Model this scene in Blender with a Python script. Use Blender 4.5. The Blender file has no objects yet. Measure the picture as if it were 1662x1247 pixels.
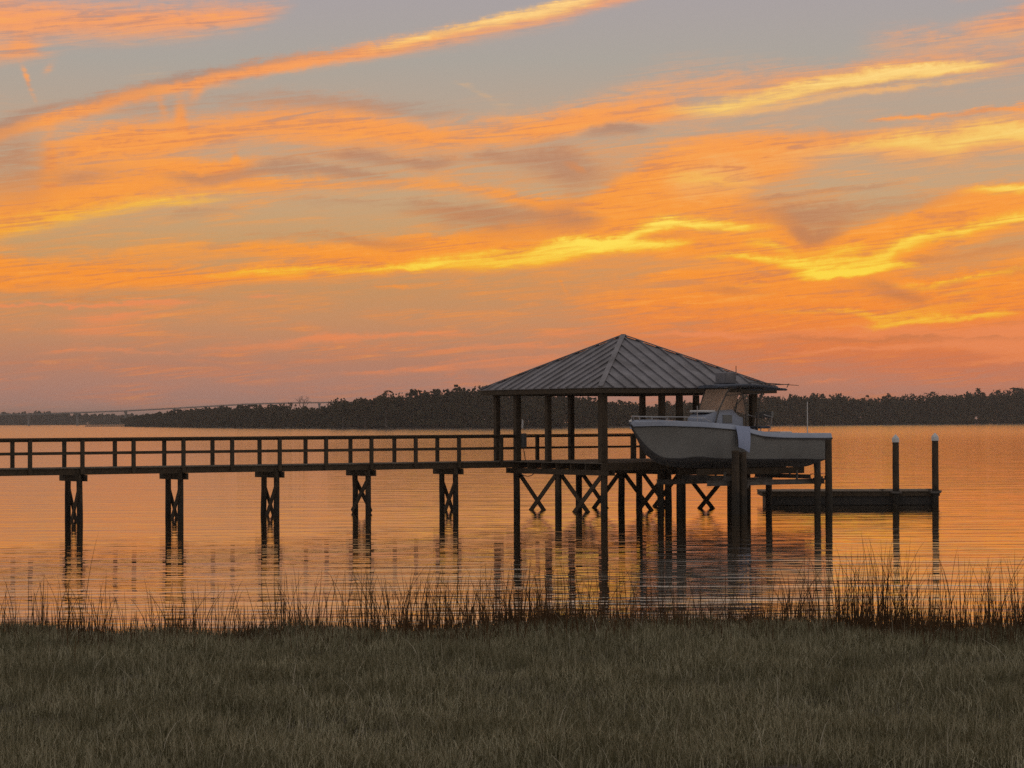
import bpy, bmesh, math, random
import numpy as np
from mathutils import Vector, Matrix

R = math.radians
random.seed(7)
rng = np.random.default_rng(11)
scene = bpy.context.scene
col = scene.collection

# ------------------------------------------------------------------ camera
CAM_H = 3.6
FPX = 4000.0                                   # focal length in pixels of a 1662 px wide picture
cam_data = bpy.data.cameras.new('camera')
cam_data.sensor_fit = 'HORIZONTAL'
cam_data.sensor_width = 36.0
cam_data.lens = 36.0 * FPX / 1662.0
cam_data.clip_start = 0.5
cam_data.clip_end = 30000
cam = bpy.data.objects.new('camera', cam_data)
cam.location = (0, 0, CAM_H)
cam.rotation_euler = (Matrix.Rotation(R(90) + math.atan(59.0 / FPX), 3, 'X') @ Matrix.Rotation(R(-0.24), 3, 'Z')).to_euler()
col.objects.link(cam)
scene.camera = cam
scene.view_settings.view_transform = 'Standard'
scene.view_settings.look = 'None'
scene.view_settings.exposure = 0.05
scene.view_settings.gamma = 1
scene.cycles.max_bounces = 6
scene.cycles.diffuse_bounces = 2
scene.cycles.glossy_bounces = 4
scene.cycles.transmission_bounces = 4
scene.cycles.transparent_max_bounces = 8
scene.cycles.sample_clamp_indirect = 4
scene.cycles.use_denoising = False

SUN_AZ = R(9)                                  # right of the view axis, where the sky is brightest
SUN_EL = R(-3.0)                               # it has just set


def srgb(r, g, b):
    f = lambda c: (c / 255 / 12.92) if c / 255 <= 0.04045 else ((c / 255 + 0.055) / 1.055) ** 2.4
    return (f(r), f(g), f(b), 1.0)


class NT:
    """small helper for writing node trees"""
    def __init__(self, tree):
        self.t = tree
        self.n = tree.nodes
        self.l = tree.links

    def put(self, inp, v):
        if v is None:
            return
        if isinstance(v, bpy.types.NodeSocket):
            self.l.new(v, inp)
        else:
            inp.default_value = v

    def m(self, op, a, b=None, c=None, clamp=False):
        nd = self.n.new('ShaderNodeMath')
        nd.operation = op
        nd.use_clamp = clamp
        self.put(nd.inputs[0], a)
        self.put(nd.inputs[1], b)
        self.put(nd.inputs[2], c)
        return nd.outputs[0]

    def vec(self, x, y, z=0.0):
        nd = self.n.new('ShaderNodeCombineXYZ')
        for i, v in enumerate((x, y, z)):
            self.put(nd.inputs[i], v)
        return nd.outputs[0]

    def sep(self, v):
        nd = self.n.new('ShaderNodeSeparateXYZ')
        self.l.new(v, nd.inputs[0])
        return nd.outputs

    def noise(self, v, scale=1.0, detail=3.0, rough=0.5, dist=0.0, out=0, dims='3D'):
        nd = self.n.new('ShaderNodeTexNoise')
        nd.noise_dimensions = dims
        if v is not None:
            self.l.new(v, nd.inputs['Vector'])
        nd.inputs['Scale'].default_value = scale
        nd.inputs['Detail'].default_value = detail
        nd.inputs['Roughness'].default_value = rough
        nd.inputs['Distortion'].default_value = dist
        return nd.outputs[out]

    def mix(self, f, a, b, mode='MIX'):
        nd = self.n.new('ShaderNodeMix')
        nd.data_type = 'RGBA'
        nd.blend_type = mode
        nd.clamp_factor = True
        self.put(nd.inputs[0], f)
        self.put(nd.inputs[6], a)
        self.put(nd.inputs[7], b)
        return nd.outputs[2]

    def ramp(self, f, stops, interp='LINEAR'):
        nd = self.n.new('ShaderNodeValToRGB')
        nd.color_ramp.interpolation = interp
        el = nd.color_ramp.elements
        while len(el) > 1:
            el.remove(el[0])
        el[0].position = stops[0][0]
        el[0].color = stops[0][1]
        for p, c in stops[1:]:
            e = el.new(p)
            e.color = c
        self.put(nd.inputs[0], f)
        return nd

    def smooth(self, x, a, b):
        nd = self.n.new('ShaderNodeMapRange')
        nd.interpolation_type = 'SMOOTHSTEP'
        self.put(nd.inputs[0], x)
        nd.inputs[1].default_value = a
        nd.inputs[2].default_value = b
        return nd.outputs[0]

# ------------------------------------------------------------------ world: dusk sky with lit clouds
# The clouds live in azimuth / elevation.  X is azimuth and Y is depression from the upper sky, both in
# units of 1/4000 rad (X 831 is straight ahead, Y 682 is the horizon).
CLOUDS = [
 # layer, [(X, Y, softness above, softness below, amount) ...]
 # upper left slab
 ('O', [(-150, 42, 34, 28, .85), (0, 44, 32, 26, .85), (120, 46, 26, 22, .8), (250, 44, 22, 18, .8), (350, 38, 20, 16, .8), (430, 28, 15, 13, .6), (495, 14, 7, 6, .0)]),
 ('O', [(-60, 105, 14, 14, .3), (20, 98, 12, 10, .55), (50, 92, 14, 10, .6), (90, 97, 8, 8, .2), (118, 97, 5, 6, .0)]),
 ('P', [(180, 140, 9, 12, .1), (260, 130, 9, 12, .22), (320, 128, 6, 12, .1)]),
 # first contrail
 ('O', [(-150, 268, 10, 10, .5), (0, 230, 9, 10, .75), (60, 210, 9, 9, .75), (125, 188, 9, 9, .85), (225, 160, 8, 9, .95), (300, 143, 8, 9, .95), (365, 128, 9, 9, .95), (450, 110, 8, 8, 1), (525, 98, 9, 8, .95), (600, 86, 9, 10, .9), (700, 66, 9, 12, .75), (830, 40, 9, 14, .7), (930, 17, 8, 12, .7), (1031, 2, 6, 7, .5), (1070, -6, 6, 7, 0)]),
 ('D', [(-150, 252, 8, 8, .3), (0, 216, 7, 7, .45), (60, 196, 8, 7, .6), (125, 176, 7, 6, .6), (225, 150, 6, 6, .35), (270, 137, 6, 6, .7), (360, 118, 6, 6, .65), (450, 101, 5, 5, .55), (560, 86, 5, 5, .35), (640, 75, 4, 4, 0)]),
 ('Y', [(560, 94, 4, 5, 0), (640, 74, 5, 6, .45), (740, 54, 6, 6, .6), (830, 33, 6, 7, .75), (930, 11, 6, 7, .75), (1031, -4, 5, 5, .4)]),
 # wide veil under the contrail (left)
 ('D', [(-150, 262, 40, 50, .5), (0, 262, 40, 55, .55), (60, 275, 40, 50, .55), (120, 285, 25, 30, .2), (170, 290, 12, 12, 0)]),
 ('D', [(120, 185, 20, 22, .0), (200, 178, 20, 25, .3), (350, 172, 18, 20, .3), (480, 166, 12, 14, .5), (580, 170, 9, 12, .55), (680, 180, 10, 12, .45), (800, 190, 12, 14, 0)]),
 ('O', [(40, 260, 20, 24, .0), (90, 252, 22, 22, .4), (150, 238, 22, 18, .85), (250, 227, 20, 16, .95), (350, 222, 24, 14, .9), (420, 210, 28, 16, .85), (500, 204, 26, 22, .85), (560, 205, 26, 24, .9), (640, 216, 24, 20, .9), (700, 228, 20, 14, .85), (760, 225, 22, 14, .75), (831, 214, 20, 16, .7), (920, 204, 18, 12, .6), (1000, 196, 16, 10, .6), (1081, 190, 16, 8, .55), (1150, 190, 8, 6, .0)]),
 ('O', [(20, 330, 60, 40, .0), (82, 290, 52, 52, .25), (92, 292, 50, 46, .55), (104, 300, 40, 40, .1), (130, 300, 40, 40, 0)]),
 # left yellow-orange body
 ('O', [(-150, 400, 60, 14, 1), (0, 372, 46, 16, 1), (80, 350, 46, 14, 1), (160, 326, 50, 18, .95), (240, 306, 46, 22, .85), (330, 296, 26, 22, .7), (400, 296, 16, 18, .75), (450, 300, 12, 12, .7), (560, 300, 10, 9, .6), (700, 300, 10, 10, .6), (800, 312, 10, 12, .7), (880, 330, 10, 12, .85), (935, 344, 12, 12, .95), (990, 318, 12, 16, .9), (1040, 296, 20, 20, .8), (1110, 288, 20, 24, .7), (1181, 285, 18, 28, .7), (1260, 285, 18, 16, .45), (1330, 280, 12, 10, 0)]),
 ('Y', [(-150, 408, 16, 8, .35), (0, 382, 16, 10, .38), (100, 360, 16, 10, .45), (180, 344, 14, 9, .4), (260, 331, 8, 6, .5), (330, 323, 5, 5, .45), (420, 313, 4, 4, .1), (480, 308, 4, 4, 0)]),
 ('O', [(230, 275, 10, 12, .2), (300, 275, 8, 8, .6), (380, 272, 5, 6, .7), (430, 262, 8, 6, .3), (480, 256, 6, 6, .0)]),
 ('D', [(90, 296, 8, 8, .0), (140, 289, 9, 9, .6), (190, 284, 8, 8, .3), (240, 283, 6, 8, .2), (330, 293, 7, 8, .7), (380, 286, 8, 8, .7), (440, 272, 9, 9, .75), (520, 275, 8, 10, .75), (600, 285, 6, 7, .65), (680, 292, 4, 5, 0)]),
 ('D', [(430, 260, 4, 4, .0), (520, 250, 5, 5, .35), (590, 253, 9, 11, .75), (640, 261, 7, 9, .65), (720, 262, 7, 9, .7), (750, 260, 5, 8, .35), (790, 252, 7, 9, .7), (835, 258, 11, 13, .65), (870, 260, 18, 20, .75), (905, 264, 24, 28, .8), (935, 272, 24, 34, .8), (962, 280, 20, 26, .6), (995, 282, 14, 16, .35), (1040, 278, 8, 8, 0)]),
 ('D', [(930, 225, 5, 5, 0), (975, 214, 6, 8, .7), (1030, 213, 6, 8, .7), (1080, 215, 4, 6, .0)]),
 ('O', [(905, 264, 3, 3, 0), (928, 269, 3, 4, .8), (948, 275, 3, 4, .8), (958, 280, 2, 3, 0)]),
 ('D', [(430, 325, 5, 5, 0), (500, 328, 5, 5, .35), (620, 330, 6, 8, .35), (720, 338, 10, 22, .6), (800, 350, 14, 24, .75), (880, 350, 12, 22, .7), (930, 357, 14, 16, .8), (965, 360, 10, 10, .6), (1000, 360, 8, 8, 0)]),
 ('O', [(560, 392, 8, 10, .3), (660, 392, 8, 12, .6), (740, 396, 10, 16, .8), (831, 386, 14, 20, .95), (920, 372, 12, 24, .95), (1000, 350, 20, 26, .9), (1060, 335, 16, 26, .85), (1150, 335, 16, 26, .8), (1240, 350, 16, 30, .7), (1280, 362, 14, 24, .7), (1330, 402, 10, 24, .8)]),
 ('D', [(260, 362, 6, 6, .0), (300, 345, 6, 8, .45), (360, 342, 5, 7, .3), (430, 335, 4, 4, 0)]),
 ('D', [(300, 388, 6, 6, .0), (400, 384, 5, 6, .3), (500, 380, 6, 6, .35), (580, 392, 7, 8, .5), (680, 396, 6, 6, .4), (720, 398, 5, 5, 0)]),
 ('O', [(-150, 430, 10, 14, .5), (0, 428, 12, 14, .7), (80, 428, 10, 12, .6), (160, 432, 10, 14, .55), (260, 405, 16, 20, .5), (360, 402, 12, 12, .65), (440, 404, 10, 12, .75), (560, 408, 10, 12, .6), (640, 412, 10, 10, .3), (720, 410, 8, 8, 0)]),
 ('O', [(-150, 462, 14, 14, .5), (0, 460, 18, 14, .75), (100, 458, 16, 14, .75), (200, 455, 16, 12, .8), (300, 450, 12, 12, .85), (400, 446, 10, 10, .95), (500, 440, 14, 9, .95), (600, 434, 20, 9, 1), (700, 424, 28, 12, 1), (800, 418, 28, 14, 1), (900, 408, 30, 14, 1), (1000, 400, 26, 12, 1), (1080, 396, 20, 18, .95), (1160, 405, 26, 18, .9), (1240, 418, 26, 20, .95), (1330, 432, 26, 18, .95), (1420, 420, 20, 26, .95), (1500, 398, 22, 24, .95), (1600, 372, 30, 14, .9), (1700, 350, 30, 12, .9)]),
 ('Y', [(300, 448, 4, 4, 0), (400, 443, 4, 4, .5), (500, 439, 5, 4, .55), (600, 437, 5, 4, .65), (680, 432, 7, 5, .75), (740, 428, 9, 7, .7), (831, 426, 10, 7, .85), (900, 414, 12, 8, .85), (980, 404, 10, 6, .95), (1040, 400, 7, 6, 1), (1101, 397, 4, 4, .8), (1140, 392, 3, 3, 0)]),
 ('Y', [(740, 412, 4, 4, .0), (790, 408, 4, 4, .4), (860, 406, 4, 4, .1), (920, 392, 6, 6, .6), (1006, 392, 6, 6, .6), (1040, 376, 7, 6, .85), (1075, 368, 8, 5, 1), (1120, 368, 8, 5, 1), (1181, 370, 7, 6, .75), (1231, 372, 6, 6, .4), (1280, 374, 5, 5, 0)]),
 ('D', [(1030, 392, 3, 3, 0), (1060, 386, 3, 3, .4), (1100, 384, 3, 4, .35), (1150, 388, 3, 3, 0)]),
 ('P', [(1060, 300, 20, 20, .0), (1120, 296, 24, 24, .55), (1190, 290, 24, 24, .55), (1225, 300, 14, 14, .4), (1260, 300, 10, 10, 0)]),
 ('Y', [(1060, 286, 8, 9, 0), (1110, 290, 9, 9, .35), (1160, 296, 9, 9, .35), (1220, 304, 8, 8, .15), (1250, 306, 6, 6, 0)]),
 # broad warm veils that fill the gaps
 ('V', [(-150, 300, 80, 70, .45), (100, 290, 80, 70, .5), (300, 255, 60, 80, .5), (480, 240, 45, 70, .6), (640, 245, 40, 50, .65), (800, 255, 40, 60, .6), (950, 275, 50, 70, .7), (1100, 290, 60, 90, .75), (1250, 330, 60, 90, .6), (1400, 380, 60, 70, .6), (1700, 380, 80, 80, .6)]),
 ('V', [(-150, 440, 40, 60, .5), (200, 440, 40, 50, .55), (500, 420, 50, 50, .55), (800, 420, 60, 60, .6), (1100, 450, 60, 90, .7), (1400, 500, 70, 90, .8), (1700, 500, 80, 100, .85)]),
 ('V', [(800, 560, 40, 40, 0), (1100, 560, 40, 40, .5), (1400, 565, 40, 40, .6), (1700, 565, 50, 40, .75)]),
 # second contrail and its orange halo
 ('O', [(800, 240, 10, 12, .0), (900, 210, 16, 14, .45), (1000, 175, 26, 20, .35), (1081, 158, 32, 30, .45), (1200, 150, 28, 36, .5), (1320, 136, 16, 26, .6), (1450, 118, 12, 28, .55), (1560, 110, 14, 30, .5), (1700, 105, 20, 28, .55)]),
 ('P', [(1090, 196, 5, 4, .1), (1156, 191, 7, 5, .7), (1281, 176, 9, 5, .75), (1381, 162, 7, 4, .8), (1481, 150, 5, 4, .75), (1581, 144, 4, 3, .35), (1650, 142, 3, 3, .1)]),
 ('Y', [(1000, 190, 6, 6, 0), (1090, 182, 7, 7, .3), (1170, 180, 9, 7, .65), (1240, 168, 9, 7, .65), (1300, 152, 9, 7, .8), (1381, 139, 8, 6, .9), (1481, 129, 6, 6, 1), (1580, 126, 5, 4, .65), (1640, 124, 3, 3, 0)]),
 ('D', [(1270, 166, 2, 3, 0), (1340, 156, 2, 3, .4), (1450, 144, 3, 3, .45), (1540, 140, 3, 3, .2), (1600, 138, 2, 2, 0)]),
 ('O', [(1380, 85, 20, 16, .0), (1450, 78, 16, 16, .35), (1550, 76, 16, 12, .45), (1620, 62, 18, 12, .65), (1700, 45, 24, 14, .75)]),
 ('P', [(1330, 98, 6, 6, .0), (1400, 92, 12, 8, .12), (1500, 85, 14, 10, .2), (1662, 70, 14, 8, .3)]),
 ('O', [(1530, 20, 5, 5, 0), (1590, 8, 5, 5, .4), (1700, 2, 5, 5, .5)]),
 ('O', [(1380, 206, 3, 3, 0), (1430, 202, 3, 3, .6), (1540, 199, 3, 3, .45), (1600, 192, 3, 3, .6), (1700, 185, 4, 4, .6)]),
 # third band, right
 ('O', [(960, 290, 10, 12, .0), (1050, 262, 20, 20, .4), (1130, 246, 20, 26, .7), (1220, 245, 18, 28, .9), (1300, 240, 16, 28, .85), (1380, 236, 14, 22, .75), (1460, 238, 16, 28, .8), (1530, 236, 20, 34, .75), (1600, 226, 20, 26, .8), (1700, 226, 24, 20, .8)]),
 ('P', [(1180, 270, 14, 18, 0), (1260, 262, 14, 14, .4), (1340, 254, 14, 10, .5), (1420, 252, 18, 14, .5), (1520, 248, 22, 20, .6), (1600, 232, 20, 18, .6), (1700, 230, 20, 14, .6)]),
 ('Y', [(1300, 256, 5, 5, 0), (1400, 246, 8, 6, .45), (1460, 240, 9, 7, .65), (1530, 244, 14, 10, .65), (1600, 232, 14, 8, .75), (1700, 232, 10, 8, .75)]),
 # mauve veils on the right
 ('D', [(1190, 330, 6, 6, 0), (1240, 326, 3, 4, .5), (1320, 316, 3, 4, .4), (1420, 308, 3, 3, .4), (1500, 303, 3, 3, 0)]),
 ('D', [(1150, 352, 8, 8, 0), (1230, 345, 8, 12, .5), (1310, 352, 14, 26, .8), (1370, 350, 16, 18, .65), (1450, 338, 14, 14, .5), (1540, 330, 8, 10, .25), (1600, 325, 6, 6, 0)]),
 ('D', [(1270, 372, 6, 8, .0), (1300, 386, 8, 10, .7), (1318, 394, 8, 8, .75), (1345, 385, 8, 8, .5), (1380, 378, 6, 6, 0)]),
 ('O', [(1180, 366, 8, 8, 0), (1260, 360, 6, 10, .35), (1300, 400, 6, 12, .5), (1370, 392, 12, 12, .85), (1450, 372, 12, 14, .9), (1520, 345, 14, 16, .8), (1580, 328, 12, 26, .8), (1700, 322, 12, 34, .85)]),
 ('Y', [(1540, 322, 3, 4, 0), (1606, 319, 5, 5, .7), (1700, 317, 6, 5, .85)]),
 ('Y', [(1190, 402, 3, 3, .1), (1225, 399, 5, 4, .5), (1255, 402, 4, 4, .65), (1300, 414, 5, 5, .2), (1330, 412, 6, 8, .3), (1380, 408, 6, 6, .5), (1410, 404, 4, 4, .15), (1450, 400, 3, 3, 0)]),
 ('Y', [(1108, 421, 3, 3, .4), (1190, 418, 4, 3, .6), (1260, 424, 5, 5, .75), (1300, 432, 7, 8, .8), (1340, 440, 10, 10, .75), (1380, 432, 10, 8, .7), (1431, 420, 8, 8, .85), (1470, 402, 7, 7, 1), (1510, 392, 7, 7, .75), (1556, 384, 7, 6, .75), (1610, 370, 8, 6, .75), (1700, 358, 8, 5, .85)]),
 ('Y', [(1260, 446, 3, 3, .1), (1310, 451, 5, 4, .65), (1350, 452, 5, 4, .9), (1400, 447, 6, 4, .95), (1450, 437, 5, 4, .8), (1500, 440, 3, 3, .2), (1520, 440, 3, 3, 0)]),
 ('D', [(1430, 432, 3, 3, 0), (1480, 428, 5, 6, .55), (1540, 424, 5, 5, .4), (1620, 408, 8, 10, .45), (1700, 400, 10, 12, .5)]),
 ('D', [(1350, 470, 5, 5, 0), (1420, 472, 10, 12, .5), (1460, 484, 8, 10, .75), (1490, 489, 6, 7, .6), (1520, 488, 4, 4, 0)]),
 ('O', [(1440, 462, 5, 6, .5), (1500, 470, 7, 8, .75), (1560, 458, 12, 14, .7), (1620, 450, 16, 20, .7), (1700, 440, 16, 20, .7)]),
 ('Y', [(1430, 470, 3, 3, .1), (1505, 472, 3, 3, .6), (1550, 461, 3, 3, .75), (1601, 450, 3, 3, .5), (1700, 440, 3, 3, .3)]),
 ('Y', [(1500, 480, 3, 3, 0), (1540, 480, 3, 3, .4), (1600, 474, 3, 3, .2), (1640, 472, 3, 3, 0)]),
 ('D', [(1560, 446, 4, 4, 0), (1620, 446, 5, 6, .45), (1700, 444, 6, 8, .5)]),
 # low orange field
 ('O', [(850, 470, 10, 10, 0), (920, 482, 10, 26, .3), (1000, 490, 16, 40, .6), (1108, 486, 26, 46, .8), (1250, 492, 30, 48, .9), (1400, 505, 34, 46, .95), (1520, 510, 34, 46, .95), (1700, 515, 36, 50, .95)]),
 ('D', [(1100, 468, 3, 3, .2), (1190, 475, 5, 5, .55), (1230, 478, 4, 4, .3), (1300, 476, 3, 3, 0)]),
 ('Y', [(1180, 470, 2, 2, .0), (1230, 464, 2, 2, .35), (1256, 462, 2, 2, .0)]),
 ('Y', [(1150, 508, 3, 3, .0), (1290, 508, 3, 3, .35), (1380, 511, 3, 3, .55), (1421, 520, 4, 5, .6), (1450, 515, 6, 6, .55), (1500, 508, 7, 7, .35), (1560, 497, 5, 6, .3), (1640, 486, 4, 5, 0)]),
 ('Y', [(1390, 538, 3, 3, .0), (1430, 533, 4, 4, .7), (1481, 526, 5, 3, .75), (1556, 520, 4, 3, .8), (1621, 514, 3, 3, .5), (1662, 512, 3, 3, 0)]),
 # low streaks
 ('R', [(1000, 546, 3, 3, .3), (1108, 543, 3, 3, .8), (1250, 548, 5, 5, .5), (1400, 545, 8, 8, .6), (1560, 548, 12, 10, .75), (1700, 545, 18, 12, .8)]),
 ('R', [(1200, 572, 3, 2, .1), (1310, 573, 2, 2, .6), (1420, 570, 3, 2, .7), (1520, 566, 3, 3, .6), (1600, 565, 10, 10, .8), (1662, 570, 14, 12, .85), (1720, 570, 14, 12, .85)]),
 ('R', [(1520, 592, 2, 2, .0), (1600, 590, 2, 2, .5), (1700, 588, 2, 2, .4)]),
 ('D', [(1150, 556, 2, 2, .2), (1260, 553, 3, 3, .55), (1400, 555, 3, 4, .6), (1500, 554, 4, 5, .6), (1600, 556, 3, 4, .5), (1700, 556, 3, 3, .4)]),
 ('R', [(1290, 624, 2, 2, .5), (1330, 621, 2, 2, .55), (1400, 617, 2, 2, .0)]),
 ('R', [(-100, 496, 2, 2, .7), (0, 497, 2, 2, .75), (120, 495, 2, 2, .8), (240, 491, 3, 3, .8), (320, 492, 3, 3, .4), (380, 493, 2, 2, 0)]),
 ('D', [(20, 488, 3, 3, 0), (160, 484, 3, 3, .35), (230, 480, 3, 3, .2), (300, 484, 3, 3, .3), (420, 484, 3, 3, 0)]),
 ('R', [(60, 520, 6, 6, .1), (150, 517, 6, 5, .5), (200, 514, 4, 4, .65), (260, 506, 6, 6, .3), (330, 505, 6, 6, 0)]),
 ('R', [(80, 545, 5, 5, .3), (140, 540, 8, 8, .45), (240, 532, 6, 6, .2), (300, 530, 6, 6, 0)]),
 ('R', [(20, 571, 2, 3, .1), (160, 568, 3, 3, .55), (300, 570, 3, 3, .35), (420, 560, 6, 6, .4), (520, 549, 5, 5, .7), (600, 545, 4, 4, .7), (680, 540, 3, 3, .6), (760, 542, 4, 4, .3), (860, 545, 3, 3, .2), (940, 538, 3, 3, .5), (1000, 530, 3, 3, .2), (1100, 528, 3, 3, 0)]),
 ('R', [(500, 604, 3, 3, 0), (620, 602, 3, 3, .5), (700, 596, 5, 5, .55), (780, 588, 7, 8, .5), (860, 584, 7, 8, .5), (950, 580, 5, 6, .3), (1050, 580, 4, 4, 0)]),
 ('R', [(640, 574, 3, 3, .0), (720, 568, 3, 3, .4), (820, 562, 4, 4, .5), (900, 562, 4, 4, .4), (1000, 570, 4, 4, .0)]),
 ('R', [(380, 484, 2, 2, .0), (430, 481, 3, 2, .6), (480, 480, 2, 2, 0)]),
 ('O', [(560, 464, 2, 2, .0), (630, 463, 2, 2, .65), (700, 466, 2, 2, .1), (780, 463, 2, 2, .3), (900, 458, 3, 3, .3), (1000, 455, 4, 4, .4), (1100, 448, 6, 6, .6), (1250, 456, 5, 6, .7), (1350, 464, 4, 6, .6)]),
]
# short steep wisps: (layer, X, Y, half width across, half height along, lean, amount)
WISPS = [
 ('O', 54, 136, 5, 19, .32, .75), ('O', 88, 122, 8, 10, -.6, .35), ('O', 66, 165, 5, 14, .25, .3),
 ('O', 297, 190, 9, 26, .05, .75), ('O', 268, 178, 7, 16, .3, .45), ('O', 322, 158, 12, 14, -.5, .6),
 ('O', 385, 258, 7, 16, .1, .6), ('P', 752, 138, 20, 4, 0, .4), ('P', 782, 152, 12, 12, 1.6, .35), ('P', 820, 172, 24, 6, 0, .3),
 ('O', 912, 460, 3, 20, .45, .35),
]

world = bpy.data.worlds.new('World')
scene.world = world
world.use_nodes = True
world.cycles.sampling_method = 'MANUAL'
world.cycles.sample_map_resolution = 1024


def pchip(xs, ys, q):
    xs = np.array(xs, float); ys = np.array(ys, float)
    h = np.diff(xs); d = np.diff(ys) / h
    m = np.zeros(len(xs))
    m[0], m[-1] = d[0], d[-1]
    for i in range(1, len(xs) - 1):
        m[i] = (d[i - 1] * h[i] + d[i] * h[i - 1]) / (h[i] + h[i - 1])
    q = np.clip(q, xs[0], xs[-1])
    k = np.clip(np.searchsorted(xs, q, side='right') - 1, 0, len(h) - 1)
    t = (q - xs[k]) / h[k]
    return ((2 * t**3 - 3 * t**2 + 1) * ys[k] + (t**3 - 2 * t**2 + t) * h[k] * m[k]
            + (-2 * t**3 + 3 * t**2) * ys[k + 1] + (t**3 - t**2) * h[k] * m[k + 1])


def band_group(layer, pts, x0, x1):
    """one strand of cloud: a centre line, a soft upper and a soft lower side, an amount along it"""
    g_ = bpy.data.node_groups.new('cloud_strand', 'ShaderNodeTree')
    g_.interface.new_socket('fac', in_out='INPUT', socket_type='NodeSocketFloat')
    g_.interface.new_socket('y', in_out='INPUT', socket_type='NodeSocketFloat')
    g_.interface.new_socket('amount', in_out='OUTPUT', socket_type='NodeSocketFloat')
    G = NT(g_)
    gi = G.n.new('NodeGroupInput'); go = G.n.new('NodeGroupOutput')
    a = np.array(pts, float)
    if a[0, 0] > -100: a[0, 4] = 0
    if a[-1, 0] < 1662: a[-1, 4] = 0
    a[:, 2:4] *= {'O': 1.32, 'Y': 1.5, 'D': 1.3, 'P': 1.35, 'R': 1.5, 'V': 1.0}[layer]
    a[:, 4] *= {'O': 1.12, 'Y': 1.0, 'D': 1.1, 'P': 1.0, 'R': .95, 'V': 1.0}[layer]
    q = np.linspace(a[0, 0], a[-1, 0], 28)
    cols = [pchip(a[:, 0], a[:, k], q) for k in (1, 2, 3, 4)]
    stops = [((q[i] - x0) / (x1 - x0), (cols[0][i] / 1000 + .1, max(cols[1][i], 1.5) / 1000, max(cols[2][i], 1.5) / 1000, max(0, cols[3][i]))) for i in range(28)]
    rp = G.ramp(gi.outputs[0], stops)
    sc_ = G.n.new('ShaderNodeSeparateColor')
    G.l.new(rp.outputs[0], sc_.inputs[0])
    dv = G.m('SUBTRACT', gi.outputs[1], sc_.outputs[0])
    w = G.n.new('ShaderNodeMix')
    G.put(w.inputs[0], G.m('GREATER_THAN', dv, 0.0)); G.put(w.inputs[2], sc_.outputs[1]); G.put(w.inputs[3], sc_.outputs[2])
    t = G.m('DIVIDE', dv, w.outputs[0])
    e = G.m('EXPONENT', G.m('MULTIPLY', G.m('MULTIPLY', t, t), -0.8))
    G.l.new(G.m('MULTIPLY', e, rp.outputs[1]), go.inputs[0])
    return g_


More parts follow.
